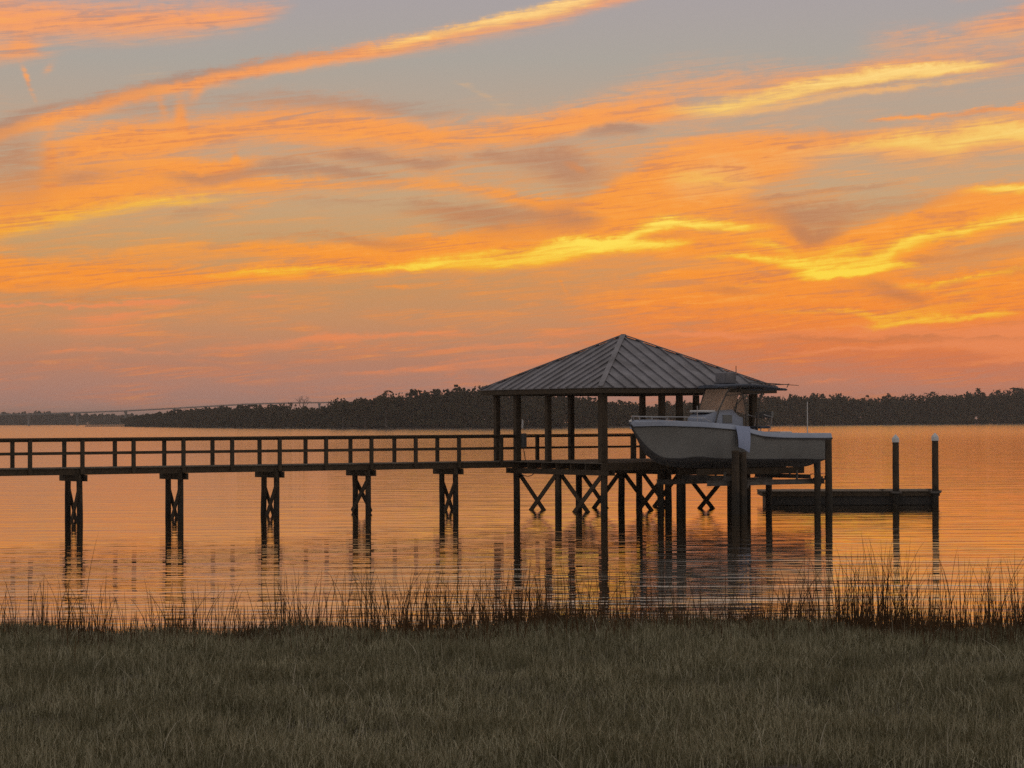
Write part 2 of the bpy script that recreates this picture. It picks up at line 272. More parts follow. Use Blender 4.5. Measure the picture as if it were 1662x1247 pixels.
def build_world():
    T = NT(world.node_tree)
    T.n.clear()
    tc = T.n.new('ShaderNodeTexCoord')
    dx, dy, dz = T.sep(tc.outputs['Generated'])
    az = T.m('ARCTAN2', dx, dy)
    el = T.m('ARCSINE', dz)
    X = T.m('MULTIPLY_ADD', az, 4000.0, 831.0)
    Y = T.m('MULTIPLY_ADD', el, -4000.0, 682.0)
    # two scales of billow warp the cloud edges
    nv = T.vec(T.m('MULTIPLY', X, 1 / 95.0), T.m('MULTIPLY', Y, 1 / 34.0))
    n1 = T.noise(nv, 1.0, 5.0, 0.62, 0.3, dims='2D')
    sv = T.vec(T.m('MULTIPLY', T.m('MULTIPLY_ADD', Y, 0.9, X), 1 / 120.0), T.m('MULTIPLY', T.m('MULTIPLY_ADD', X, 0.10, Y), 1 / 8.0))
    n2 = T.noise(sv, 1.0, 7.0, 0.66, 0.9, dims='2D')              # fibres
    Yw = T.m('ADD', Y, T.m('MULTIPLY_ADD', n1, 20.0, -10.0))
    Yw = T.m('ADD', Yw, T.m('MULTIPLY_ADD', n2, 6.0, -3.0))
    n4 = T.noise(T.vec(T.m('MULTIPLY', X, 1 / 17.0), T.m('MULTIPLY', Y, 1 / 11.0)), 1.0, 3.0, 0.6, 0.2, dims='2D')   # fluff
    Yw = T.m('ADD', Yw, T.m('MULTIPLY_ADD', n4, 7.0, -3.5))
    n3 = T.noise(T.vec(T.m('MULTIPLY', X, 1 / 160.0), T.m('MULTIPLY', Y, 1 / 26.0), 3.0), 1.0, 4.0, 0.55, 0.4)
    x0, x1 = -170.0, 1830.0
    fac = T.m('MULTIPLY_ADD', X, 1 / (x1 - x0), -x0 / (x1 - x0), clamp=True)
    acc = {}

    def add(layer, v):
        acc[layer] = v if layer not in acc else T.m('ADD', acc[layer], v)

    Yk = T.m('MULTIPLY_ADD', Yw, 0.001, 0.1)
    prev = None                      # strands are chained so that they are evaluated one after another
    for layer, pts in CLOUDS:
        gn = T.n.new('ShaderNodeGroup')
        gn.node_tree = band_group(layer, pts, x0, x1)
        T.l.new(fac if prev is None else T.m('MULTIPLY_ADD', prev, 1e-7, fac), gn.inputs[0])
        T.l.new(Yk, gn.inputs[1])
        add(layer, gn.outputs[0])
        prev = acc[layer]
    for layer, wx, wy, hw, hh, lean, amt in WISPS:
        ddy = T.m('SUBTRACT', T.m('MULTIPLY_ADD', prev, 1e-5, Yw), float(wy))
        ddx = T.m('SUBTRACT', T.m('MULTIPLY_ADD', ddy, -lean, X), float(wx))
        p = T.m('MULTIPLY', ddx, 1.0 / hw); q_ = T.m('MULTIPLY', ddy, 1.0 / hh)
        g = T.m('EXPONENT', T.m('MULTIPLY', T.m('MULTIPLY_ADD', p, p, T.m('MULTIPLY', q_, q_)), -1.0))
        add(layer, T.m('MULTIPLY', g, amt))
        prev = acc[layer]
    # clear sky gradient
    yf = T.m('MULTIPLY_ADD', Y, 1 / 1600.0, 0.5, clamp=True)
    st = lambda y, c: ((y / 1600.0 + 0.5), srgb(*c))
    base = T.ramp(yf, [st(-790, (150, 132, 122)), st(-420, (176, 142, 116)), st(-170, (168, 148, 136)), st(0, (160, 152, 154)), st(100, (162, 155, 147)), st(200, (176, 154, 134)), st(320, (190, 155, 118)),
                       st(400, (192, 148, 100)), st(470, (190, 139, 94)), st(520, (192, 136, 96)), st(590, (180, 126, 102)), st(640, (178, 130, 114)), st(690, (200, 150, 132))]).outputs[0]
    rgt = T.smooth(X, 700.0, 1500.0)
    lowr = T.m('MULTIPLY', rgt, T.smooth(Y, 380.0, 540.0))
    base = T.mix(T.m('MULTIPLY', lowr, 0.30), base, srgb(226, 128, 80))
    # the fibres modulate how much cloud there is
    # fibres eat into the edges of every strand
    fib = T.m('ADD', T.m('MULTIPLY', n2, 0.62), T.m('MULTIPLY_ADD', n3, 0.26, T.m('MULTIPLY', n4, 0.12)))
    fc = T.m('MULTIPLY_ADD', fib, 3.2, -1.6)                        # about -0.5 .. 0.5

    def wisp(v, k, lo, hi):
        edge = T.m('MULTIPLY', T.m('MINIMUM', T.m('MULTIPLY', v, 3.0), 1.0), k)
        return T.smooth(T.m('MULTIPLY_ADD', fc, edge, v), lo, hi)

    veil = T.m('MULTIPLY', T.m('MULTIPLY', T.smooth(n3, 0.40, 0.70), T.smooth(n2, 0.36, 0.66)), T.m('MULTIPLY', T.smooth(Y, 120.0, 330.0), 0.6))
    O = T.m('MAXIMUM', wisp(acc['O'], 0.50, 0.0, 1.08), veil)
    c_or = T.ramp(yf, [st(0, (240, 152, 96)), st(150, (242, 150, 74)), st(300, (242, 146, 52)), st(400, (244, 146, 42)), st(480, (243, 138, 42)), st(560, (236, 122, 52))]).outputs[0]
    c_or = T.mix(T.m('MULTIPLY', T.smooth(fc, 0.0, 0.7), .55), c_or, srgb(246, 168, 76))
    c_v = T.ramp(yf, [st(150, (208, 148, 108)), st(300, (216, 144, 84)), st(450, (220, 138, 70)), st(560, (214, 116, 66)), st(620, (200, 112, 80))]).outputs[0]
    base = T.mix(T.m('MULTIPLY', wisp(acc['V'], 0.8, 0.0, 1.1), 0.85), base, c_v)
    c_or = T.mix(T.m('MULTIPLY', T.smooth(fc, 0.05, -0.45), .8), c_or, srgb(204, 120, 74))
    c = T.mix(T.m('MULTIPLY', O, 0.96), base, c_or)
    c = T.mix(T.m('MULTIPLY', wisp(acc['R'], 0.35, 0.02, 0.85), 0.9), c, srgb(232, 134, 82))
    c = T.mix(T.m('MULTIPLY', wisp(acc['P'], 0.5, 0.04, 1.05), 0.85), c, srgb(232, 172, 104))
    c_d = T.ramp(yf, [st(100, (162, 124, 108)), st(300, (168, 118, 94)), st(420, (176, 114, 80)), st(520, (180, 108, 70))]).outputs[0]
    c = T.mix(T.m('MULTIPLY', wisp(acc['D'], 0.65, 0.02, 1.15), 0.80), c, c_d)
    yw = T.m('MULTIPLY_ADD', fc, T.m('MINIMUM', T.m('MULTIPLY', acc['Y'], 1.0), 0.65), acc['Y'])
    c_y = T.ramp(yf, [st(0, (244, 190, 112)), st(250, (238, 188, 90)), st(340, (240, 178, 52)), st(440, (240, 172, 40)), st(520, (242, 166, 44))]).outputs[0]
    c_b = T.ramp(yf, [st(0, (252, 214, 138)), st(250, (244, 208, 112)), st(350, (250, 222, 92)), st(440, (248, 216, 66)), st(520, (248, 196, 60))]).outputs[0]
    c = T.mix(T.m('MULTIPLY', T.smooth(yw, 0.04, 0.75), 0.9), c, c_y)
    c = T.mix(T.m('MULTIPLY', T.smooth(yw, 0.46, 1.2), .95), c, c_b)
    # away from the sunset the sky is a dim blue-grey dusk
    horiz = T.m('SQRT', T.m('MULTIPLY_ADD', dx, dx, T.m('MULTIPLY', dy, dy)))
    ca = T.m('DIVIDE', T.m('MULTIPLY_ADD', dy, 1.0, T.m('MULTIPLY', dx, 0.15)), T.m('MAXIMUM', horiz, 0.001))
    front = T.smooth(ca, 0.25, 0.95)
    hi_ = T.smooth(el, 0.95, 0.17)
    dusk = T.mix(T.smooth(el, 0.0, 0.5), srgb(122, 112, 108), srgb(152, 148, 148))
    c = T.mix(T.m('MULTIPLY', front, T.m('MULTIPLY_ADD', hi_, 0.85, 0.15)), dusk, c)
    sky = T.n.new('ShaderNodeTexSky')
    sky.sky_type = 'NISHITA'
    sky.sun_disc = False
    sky.sun_elevation = max(SUN_EL, R(-2))
    sky.sun_rotation = SUN_AZ
    bgn = T.n.new('ShaderNodeBackground')
    T.l.new(sky.outputs[0], bgn.inputs[0])
    bgn.inputs[1].default_value = NISHITA
    bgc = T.n.new('ShaderNodeBackground')
    T.l.new(c, bgc.inputs[0])
    bgc.inputs[1].default_value = 1.03
    ad = T.n.new('ShaderNodeAddShader')
    T.l.new(bgn.outputs[0], ad.inputs[0]); T.l.new(bgc.outputs[0], ad.inputs[1])
    out = T.n.new('ShaderNodeOutputWorld')
    T.l.new(ad.outputs[0], out.inputs[0])


NISHITA = 0.05
build_world()

sun_d = bpy.data.lights.new('sun', 'SUN')
sun_d.energy = 0.5
sun_d.angle = R(0.8)
sun_d.color = (1.0, 0.62, 0.34)
sun = bpy.data.objects.new('sun', sun_d)
sun.rotation_euler = (R(90) - SUN_EL, 0, math.pi - SUN_AZ)
col.objects.link(sun)

# ------------------------------------------------------------------ building helpers
def tag(o, label=None, cat=None, group=None, kind=None):
    if label: o['label'] = label
    if cat: o['category'] = cat
    if group: o['group'] = group
    if kind: o['kind'] = kind
    return o


def thing(name, loc=(0, 0, 0), rz=0.0, **kw):
    o = bpy.data.objects.new(name, None)
    o.empty_display_size = 0.3
    o.location = loc
    o.rotation_euler = (0, 0, rz)
    col.objects.link(o)
    return tag(o, **kw)


class MB:
    """collects faces, then links them as ONE mesh object"""
    def __init__(self):
        self.v = []; self.f = []; self.sm = []

    def add(self, vs, fs, smooth=False):
        b = len(self.v)
        self.v += [tuple(p) for p in vs]
        self.f += [tuple(i + b for i in f) for f in fs]
        self.sm += [smooth] * len(fs)
        return self

    def box(self, x0, x1, y0, y1, z0, z1, bev=0.0):
        if bev:
            b = bev
            lo = [(x0, y0, z0 + b), (x1, y0, z0 + b), (x1, y1, z0 + b), (x0, y1, z0 + b)]
            prof = [(b, 0.0), (0.0, b), (0.0, -b), (b, 0.0)]
            rings = []
            for ins, z in ((b, z0), (0, z0 + b), (0, z1 - b), (b, z1)):
                rings.append([(x0 + ins, y0 + ins, z), (x1 - ins, y0 + ins, z), (x1 - ins, y1 - ins, z), (x0 + ins, y1 - ins, z)])
            vs = sum(rings, [])
            fs = [(3, 2, 1, 0), (12, 13, 14, 15)]
            for r in range(3):
                for k in range(4):
                    a = r * 4 + k; c = r * 4 + (k + 1) % 4
                    fs.append((a, c, c + 4, a + 4))
            return self.add(vs, fs)
        vs = [(x0, y0, z0), (x1, y0, z0), (x1, y1, z0), (x0, y1, z0), (x0, y0, z1), (x1, y0, z1), (x1, y1, z1), (x0, y1, z1)]
        return self.add(vs, [(3, 2, 1, 0), (4, 5, 6, 7), (0, 1, 5, 4), (1, 2, 6, 5), (2, 3, 7, 6), (3, 0, 4, 7)])

    def bar(self, a, b, w, h, up=(0, 0, 1)):
        """rectangular bar from a to b, w across, h along up"""
        a = Vector(a); b = Vector(b); d = (b - a).normalized(); up = Vector(up)
        s = d.cross(up)
        if s.length < 1e-4: s = d.cross(Vector((1, 0, 0)))
        s.normalize(); u = s.cross(d).normalized()
        vs = []
        for p in (a, b):
            for i, j in ((-1, -1), (1, -1), (1, 1), (-1, 1)):
                vs.append(p + s * (w / 2 * i) + u * (h / 2 * j))
        return self.add(vs, [(0, 1, 2, 3), (7, 6, 5, 4), (0, 4, 5, 1), (1, 5, 6, 2), (2, 6, 7, 3), (3, 7, 4, 0)])

    def tube(self, pts, rad, n=8, closed_ends=True):
        pts = [Vector(p) for p in pts]
        whole = (pts[-1] - pts[0])
        ref = Vector((0, 1, 0)) if abs(whole.z) > .8 * max(whole.length, 1e-6) else Vector((0, 0, 1))
        rs = rad if isinstance(rad, (list, tuple)) else [rad] * len(pts)
        vs = []; fs = []
        for i, p in enumerate(pts):
            d = (pts[min(i + 1, len(pts) - 1)] - pts[max(i - 1, 0)]).normalized()
            s = d.cross(ref)
            if s.length < 1e-3: s = Vector((1, 0, 0))
            s.normalize(); u = s.cross(d)
            for k in range(n):
                t = 2 * math.pi * k / n
                vs.append(p + (s * math.cos(t) + u * math.sin(t)) * rs[i])
        for i in range(len(pts) - 1):
            for k in range(n):
                a = i * n + k; b = i * n + (k + 1) % n
                fs.append((a, b, b + n, a + n))
        self.add(vs, fs, True)
        if closed_ends:
            self.add(vs[:n], [tuple(range(n))]); self.add(vs[-n:], [tuple(reversed(range(n)))])
        return self

    def loft(self, rings, close=False, smooth=True, caps=False):
        n = len(rings[0]); vs = sum([list(r) for r in rings], []); fs = []
        for i in range(len(rings) - 1):
            for k in range(n if close else n - 1):
                a = i * n + k; b = i * n + (k + 1) % n
                fs.append((a, b, b + n, a + n))
        self.add(vs, fs, smooth)
        if caps:
            self.add(rings[0], [tuple(reversed(range(n)))]); self.add(rings[-1], [tuple(range(n))])
        return self

    def build(self, name, mat, parent=None, **kw):
        me = bpy.data.meshes.new(name)
        me.from_pydata(self.v, [], self.f)
        me.polygons.foreach_set('use_smooth', self.sm)
        me.materials.append(mat)
        me.update()
        o = bpy.data.objects.new(name, me)
        col.objects.link(o)
        if parent is not None: o.parent = parent
        return tag(o, **kw)


def fast_mesh(name, verts, faces, mat, quad=True, **kw):
    """large numpy mesh: verts (n,3), faces (m,3|4)"""
    me = bpy.data.meshes.new(name)
    k = faces.shape[1]
    me.vertices.add(len(verts)); me.vertices.foreach_set('co', verts.astype(np.float32).ravel())
    me.loops.add(faces.size); me.loops.foreach_set('vertex_index', faces.astype(np.int32).ravel())
    me.polygons.add(len(faces))
    me.polygons.foreach_set('loop_start', np.arange(0, faces.size, k, dtype=np.int32))
    me.polygons.foreach_set('loop_total', np.full(len(faces), k, dtype=np.int32))
    me.update(calc_edges=True)
    me.materials.append(mat)
    o = bpy.data.objects.new(name, me)
    col.objects.link(o)
    return tag(o, **kw)


# ------------------------------------------------------------------ materials
def material(name, colr, rough=0.7, metal=0.0, spec=0.5, vary=None, bump=None, coords='Object', stretch=(1, 1, 1), trans=0.0):
    """vary = (noise scale, second colour, amount), bump = (scale, height)"""
    m = bpy.data.materials.new(name); m.use_nodes = True
    T = NT(m.node_tree); T.n.clear()
    p = T.n.new('ShaderNodeBsdfPrincipled'); out = T.n.new('ShaderNodeOutputMaterial')
    p.inputs['Base Color'].default_value = (*colr, 1)
    p.inputs['Roughness'].default_value = rough
    p.inputs['Metallic'].default_value = metal
    p.inputs['Specular IOR Level'].default_value = spec
    tc = T.n.new('ShaderNodeTexCoord')
    mp = T.n.new('ShaderNodeMapping'); mp.inputs['Scale'].default_value = stretch
    T.l.new(tc.outputs[coords], mp.inputs[0])
    if vary:
        n = T.noise(mp.outputs[0], vary[0], 5.0, 0.62)
        f = T.m('MULTIPLY', T.smooth(n, 0.32, 0.7), vary[2])
        T.l.new(T.mix(f, (*colr, 1), (*vary[1], 1)), p.inputs['Base Color'])
        T.l.new(T.m('MULTIPLY_ADD', n, 0.3, rough - 0.15), p.inputs['Roughness'])
    if bump:
        b = T.n.new('ShaderNodeBump'); b.inputs['Distance'].default_value = bump[1]; b.inputs['Strength'].default_value = 1
        T.l.new(T.noise(mp.outputs[0], bump[0], 4.0, 0.6), b.inputs['Height'])
        T.l.new(b.outputs[0], p.inputs['Normal'])
    sh = p.outputs[0]
    if trans:
        tr = T.n.new('ShaderNodeBsdfTranslucent'); tr.inputs[0].default_value = (*colr, 1)
        mx = T.n.new('ShaderNodeMixShader'); mx.inputs[0].default_value = trans
        T.l.new(sh, mx.inputs[1]); T.l.new(tr.outputs[0], mx.inputs[2]); sh = mx.outputs[0]
    T.l.new(sh, out.inputs[0])
    return m


M = {}
M['wood'] = material('weathered_wood', (.085, .058, .032), .85, vary=(6, (.05, .036, .023), .8), bump=(30, .004), stretch=(1, 1, .5))
M['board'] = material('deck_board', (.17, .14, .105), .8, vary=(3, (.10, .08, .06), .8), bump=(25, .003))
M['pile'] = material('treated_pile', (.09, .062, .036), .85, vary=(5, (.035, .027, .02), .9), bump=(18, .008), stretch=(1, 1, .25))
# tide stain: the piles are dark and wet up to the high-water line
_T = NT(M['pile'].node_tree)
_p = [n for n in _T.n if n.type == 'BSDF_PRINCIPLED'][0]
_src = _p.inputs['Base Color'].links[0].from_socket
_tc = _T.n.new('ShaderNodeTexCoord')
_z = _T.sep(_tc.outputs['Object'])[2]
_nz = _T.noise(_tc.outputs['Object'], 3.0, 3.0, .6)
_wet = _T.smooth(_T.m('ADD', _z, _T.m('MULTIPLY_ADD', _nz, .5, -.25)), .95, .55)
_T.l.new(_T.mix(_T.m('MULTIPLY', _wet, .8), _src, (.022, .020, .015, 1)), _p.inputs['Base Color'])
M['roof'] = material('ribbed_metal_roof', (.29, .28, .30), .48, metal=.25, vary=(1.1, (.17, .16, .165), .9), bump=(2.5, .004))
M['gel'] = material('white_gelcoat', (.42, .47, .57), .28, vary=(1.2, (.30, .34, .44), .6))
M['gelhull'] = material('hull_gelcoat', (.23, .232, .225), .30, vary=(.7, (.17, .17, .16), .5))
M['under'] = material('bottom_paint', (.05, .05, .06), .7, vary=(4, (.09, .085, .07), .6))
M['alu'] = material('aluminium', (.55, .56, .58), .35, metal=.8)
M['steel'] = material('galvanised_steel', (.16, .15, .14), .55, metal=.5, vary=(5, (.09, .07, .05), .7))
M['canvas'] = material('blue_grey_canvas', (.10, .115, .15), .8, vary=(6, (.07, .08, .10), .6), bump=(9, .01))
M['vinyl'] = material('clear_vinyl', (.95, .84, .74), .3, trans=.92)
M['palesheen'] = material('pale_sheen', (.38, .45, .64), .4, bump=(5, .01))  # bluish sky sheen of the hull side put into the colour
M['black'] = material('black_plastic', (.028, .027, .026), .5, vary=(4, (.045, .04, .035), .6))
M['float'] = material('black_float', (.03, .028, .026), .7, vary=(3, (.055, .048, .04), .7))
M['white'] = material('white_plastic', (.78, .77, .76), .45)
M['greybox'] = material('grey_box', (.12, .12, .12), .6)
M['concrete'] = material('bridge_concrete', (.24, .225, .21), .9)
M['mud'] = material('marsh_mud', (.07, .055, .04), .9, vary=(.8, (.10, .085, .055), .8), bump=(3, .03))
M['bark'] = material('bark', (.07, .055, .045), .95)


def foliage_mat(name, a, b, c, sc=.15, transl=.2):
    m = bpy.data.materials.new(name); m.use_nodes = True
    T = NT(m.node_tree); T.n.clear()
    geo = T.n.new('ShaderNodeNewGeometry')
    rnd = geo.outputs['Random Per Island']
    colr = T.ramp(rnd, [(0, (*a, 1)), (.5, (*b, 1)), (1, (*c, 1))]).outputs[0]
    n = T.noise(geo.outputs['Position'], sc, 3.0, .6)
    colr = T.mix(T.m('MULTIPLY', T.smooth(n, .35, .7), .5), colr, (*a, 1))
    d = T.n.new('ShaderNodeBsdfDiffuse'); T.l.new(colr, d.inputs[0])
    t = T.n.new('ShaderNodeBsdfTranslucent'); T.l.new(colr, t.inputs[0])
    mx = T.n.new('ShaderNodeMixShader'); mx.inputs[0].default_value = transl
    T.l.new(d.outputs[0], mx.inputs[1]); T.l.new(t.outputs[0], mx.inputs[2])
    out = T.n.new('ShaderNodeOutputMaterial'); T.l.new(mx.outputs[0], out.inputs[0])
    return m


M['leaf'] = foliage_mat('woodland_foliage', (.045, .042, .02), (.075, .062, .03), (.105, .085, .045), .02)
M['grass'] = foliage_mat('marsh_grass', (.10, .092, .045), (.27, .25, .148), (.74, .69, .48), .6, .3)
M['straw'] = foliage_mat('dead_straw', (.38, .33, .22), (.55, .50, .36), (.75, .70, .55), 2.0, .2)
M['reed'] = foliage_mat('dry_reed', (.07, .045, .025), (.12, .07, .035), (.20, .12, .06), .5, .4)

# ------------------------------------------------------------------ frame of the dock
# U runs along the walkway (away to the right), V across it; the origin is the nearest pavilion post.
TH = R(33.6)
UX, UY = math.cos(TH), math.sin(TH)
BX, BY = 3.49, 95.0
S = 7.44                                        # pavilion post square


def W(u, v, z=0.0):
    return Vector((BX + u * UX - v * UY, BY + u * UY + v * UX, z))


# ------------------------------------------------------------------ ground and water
def shore_y(x):
    """where the marsh meets the water"""
    return 40.6 + 0.45 * np.sin(x * .55 + 1.0) + 0.30 * np.sin(x * 1.3 + .4) + 0.22 * np.sin(x * 3.1) + 1.6 * np.exp(-((x - 3.4) / 1.9) ** 2) + .5 * np.exp(-((x + 9) / 2.0) ** 2)


def ground_z(x, y):
    d = shore_y(x) - y                          # metres inland
    inland = np.clip(d, -30, 60)
    z = np.where(d > 0, .06 + .10 * (1 - np.exp(-inland / 2)) + np.clip(d - 14, 0, 30) * .055, -.02 + np.clip(d, -25, 0) * .08)
    return np.maximum(z, -2.0) + .03 * np.sin(x * 1.7 + y * .8) * (d > 0) + .02 * np.sin(x * 4.1 - y * 2.7) * (d > 0)


def sheet(name, xs, ys, zf, mat, **kw):
    X_, Y_ = np.meshgrid(xs, ys)
    Z_ = zf(X_, Y_)
    v = np.stack([X_, Y_, Z_], -1).reshape(-1, 3)
    nx, ny = len(xs), len(ys)
    i = np.arange(nx - 1)[None, :] + nx * np.arange(ny - 1)[:, None]
    f = np.stack([i, i + 1, i + nx + 1, i + nx], -1).reshape(-1, 4)
    o = fast_mesh(name, v, f, mat, **kw)
    o.data.polygons.foreach_set('use_smooth', [True] * len(f))
    return o


gx = np.concatenate([[-9000, -4000, -1500, -500, -160, -60], np.arange(-30, 30.1, .4), [60, 160, 500, 1500, 4000, 9000]])
gy = np.concatenate([[-600, -200, -60, -20], np.arange(-5, 45, .4), [50, 60, 90, 200, 600, 2000, 5000, 12000]])
sheet('marsh_ground', gx, gy, ground_z, M['mud'], kind='structure')


def water_mat():
    m = bpy.data.materials.new('river_water'); m.use_nodes = True
    T = NT(m.node_tree); T.n.clear()
    geo = T.n.new('ShaderNodeNewGeometry')
    px, py, pz = T.sep(geo.outputs['Position'])
    # wavelets, stretched along the crests which lie across the view
    def layer(lx, ly, det, seed, rot=0.0, rough=.5):
        a = T.m('MULTIPLY_ADD', py, math.sin(rot), T.m('MULTIPLY', px, math.cos(rot)))
        b = T.m('MULTIPLY_ADD', py, math.cos(rot), T.m('MULTIPLY', px, -math.sin(rot)))
        return T.noise(T.vec(T.m('MULTIPLY', a, 1 / lx), T.m('MULTIPLY', b, 1 / ly), seed), 1.0, det, rough)
    h1 = layer(4.0, .62, 2.0, 1.3, .02)
    h2 = layer(1.7, .27, 1.0, 4.7, -.05)
    h3 = layer(16.0, 2.2, 1.0, 8.1, .05)
    near = T.smooth(py, 72.0, 50.0)             # livelier water by the marsh, a calm lane by the dock
    patch = T.smooth(T.noise(T.vec(T.m('MULTIPLY', px, 1 / 40.0), T.m('MULTIPLY', py, 1 / 14.0), 2.0), 1.0, 2.0, .5), .35, .7)
    far = T.smooth(py, 110.0, 260.0)
    amp = T.m('ADD', T.m('MULTIPLY_ADD', near, .40, .50), T.m('MULTIPLY_ADD', patch, .16, T.m('MULTIPLY', far, .12)))
    hgt = T.m('ADD', T.m('MULTIPLY', h1, A1), T.m('ADD', T.m('MULTIPLY', h2, A2), T.m('MULTIPLY', h3, A3)))
    bmp = T.n.new('ShaderNodeBump'); bmp.inputs['Strength'].default_value = 1; bmp.inputs['Distance'].default_value = 1
    T.l.new(T.m('MULTIPLY_ADD', py, .002, T.m('MULTIPLY', hgt, amp)), bmp.inputs['Height'])
    fr = T.n.new('ShaderNodeFresnel'); fr.inputs['IOR'].default_value = 1.5
    T.l.new(bmp.outputs[0], fr.inputs['Normal'])
    gl = T.n.new('ShaderNodeBsdfGlossy'); T.l.new(T.m('MULTIPLY_ADD', T.smooth(py, 110.0, 700.0), .07, .03), gl.inputs['Roughness'])
    gl.inputs['Color'].default_value = (1, .93, .82, 1)
    T.l.new(bmp.outputs[0], gl.inputs['Normal'])
    df = T.n.new('ShaderNodeBsdfDiffuse'); df.inputs['Color'].default_value = (.045, .032, .02, 1)
    mx = T.n.new('ShaderNodeMixShader')
    T.l.new(T.m('MULTIPLY_ADD', fr.outputs[0], .50, .50), mx.inputs[0]); T.l.new(df.outputs[0], mx.inputs[1]); T.l.new(gl.outputs[0], mx.inputs[2])
    out = T.n.new('ShaderNodeOutputMaterial'); T.l.new(mx.outputs[0], out.inputs[0])
    return m


A1, A2, A3 = .036, .009, .05
wm = MB().add([(-9000, -40, 0), (9000, -40, 0), (9000, 12000, 0), (-9000, 12000, 0)], [(0, 1, 2, 3)])
wm.build('water', water_mat(), kind='structure')

# ------------------------------------------------------------------ far shores
def at(px, Y, z=0.0):
    return ((px - 831.0) / FPX * Y, Y, z)


def land(name, pts, depth, top, mat):
    """low bank of land along a shore line"""
    m = MB(); r0 = []; r1 = []; r2 = []; r3 = []
    for px, Y in pts:
        x, y, _ = at(px, Y); r0.append((x, y, -.6)); r1.append((x, y + 5, .5)); r2.append((x, y + 40, top)); 
        x3 = x * (y + depth) / y; r3.append((x3, y + depth, top * 1.2))
    m.loft([r0, r1, r2, r3]); return m.build(name, mat, kind='structure')


SHORE = [(205, 1950), (260, 1720), (330, 1500), (420, 1330), (520, 1230), (620, 1180), (760, 1150), (900, 1160), (1040, 1260), (1180, 1400), (1330, 1500), (1500, 1580), (1662, 1640), (1850, 1720)]
TOPS = [(205, 676), (235, 671), (262, 668), (300, 664), (332, 659), (345, 661), (380, 657), (415, 655), (440, 654), (480, 657), (520, 659), (536, 656), (548, 646), (575, 646), (598, 643), (606, 652), (612, 642), (630, 638), (660, 637), (690, 630), (720, 627), (760, 625), (800, 626), (850, 628), (900, 634), (960, 642), (985, 646), (1010, 650), (1040, 654), (1062, 655), (1080, 650), (1100, 647), (1140, 650), (1165, 642), (1200, 640), (1230, 639), (1260, 638), (1300, 637), (1330, 636), (1362, 637), (1380, 641), (1405, 642), (1425, 644), (1440, 641), (1462, 640), (1500, 637), (1550, 635), (1590, 631), (1630, 629), (1662, 627), (1850, 622)]
land('far_shore', SHORE, 500, 1.5, M['mud'])
sp = MB(); a0 = [(136, 1985), (150, 1975), (175, 1960), (210, 1945)]
sp.loft([[at(p, y, -.3) for p, y in a0], [(x, y + 8, .9) for x, y, _ in [at(p, yy) for p, yy in a0]], [(x, y + 45, .9) for x, y, _ in [at(p, yy) for p, yy in a0]]])
sp.build('sand_spit', M['mud'], kind='structure')
land('distant_shore', [(-300, 3500), (0, 3450), (150, 3400), (300, 3300), (420, 3300)], 300, 1.5, M['mud'])


def lerp(tab, x):
    return np.interp(x, [t[0] for t in tab], [t[1] for t in tab])


def crown_quads(cx, cy, z0, z1, r, n, size, rg, pine=False):
    """leaf clumps of one crown: quads with random facing spread through an uneven volume"""
    k = rg.integers(3, 6)
    lob = rg.normal(0, .42, (k, 3)) * [r, r, (z1 - z0) * .28]
    lr = rg.uniform(.45, .8, k)
    w = rg.integers(0, k, n)
    d = rg.normal(0, 1, (n, 3)); d /= np.linalg.norm(d, axis=1)[:, None]
    rad = rg.uniform(.45, 1.0, n) ** .6
    hz = (z1 - z0) * .5
    c = lob[w] + d * (rad * lr[w])[:, None] * [r, r, hz]
    c[:, 2] = np.clip(c[:, 2], -hz, hz)
    c += [cx, cy, (z0 + z1) / 2]
    a = rg.normal(0, 1, (n, 3)); a /= np.linalg.norm(a, axis=1)[:, None]
    b = np.cross(a, rg.normal(0, 1, (n, 3))); b /= np.linalg.norm(b, axis=1)[:, None]
    s = (size * rg.uniform(.5, 1.25, n))[:, None]
    return np.stack([c - a * s - b * s * .6, c + a * s - b * s * .7, c + a * s * .8 + b * s * .7, c - a * s * .9 + b * s * .6], 1)


def forest(name, x0, x1, shore, tops, spacing, rows, rg, size=.75, n=150, **kw):
    Q = []
    px = x0
    while px < x1:
        Y0 = lerp(shore, px)
        step = spacing * FPX / Y0
        for r_ in range(rows):
            p = px + rg.uniform(-.5, .5) * step
            Y = Y0 + 10 + r_ * 9 + rg.uniform(-3, 3)
            x = (p - 831) / FPX * Y
            hor = 682.5 - (p - 831) * 7 / 1662
            top = 3.6 + (hor - lerp(tops, p)) * Y / FPX
            top *= (.62, .86, 1.0, 1.0)[min(r_, 3)] * rg.uniform(.86, 1.0) + (.045 if rg.random() < .2 and r_ > 1 else 0)
            r = rg.uniform(3.0, 5.0)
            z0 = top * (.0 if r_ < 2 else .2)
            Q.append(crown_quads(x, Y, z0, top, r, n, size, rg))
            if r_ == 0: Q.append(crown_quads(x + rg.uniform(-3, 3), Y - 4, 0, top * .45, r * 1.15, n // 2, size, rg))
        px += step
    q = np.concatenate(Q)
    v = q.reshape(-1, 3)
    f = np.arange(len(v)).reshape(-1, 4)
    return fast_mesh(name, v, f, M['leaf'], **kw)


rg = np.random.default_rng(5)
forest('woodland', 208, 1800, SHORE, TOPS, 3.6, 5, rg, size=.68, n=290, label='dark wooded far bank behind the pavilion and boat', cat='woodland', kind='stuff')
forest('distant_woodland', -60, 345, [(-60, 3460), (345, 3300)], [(-60, 667), (0, 667), (20, 669), (60, 667), (110, 670), (160, 671), (240, 672), (345, 672)], 7.0, 4, rg, size=1.9, n=110,
       label='hazy grey wood on the farthest shore at the left', cat='woodland', kind='stuff')


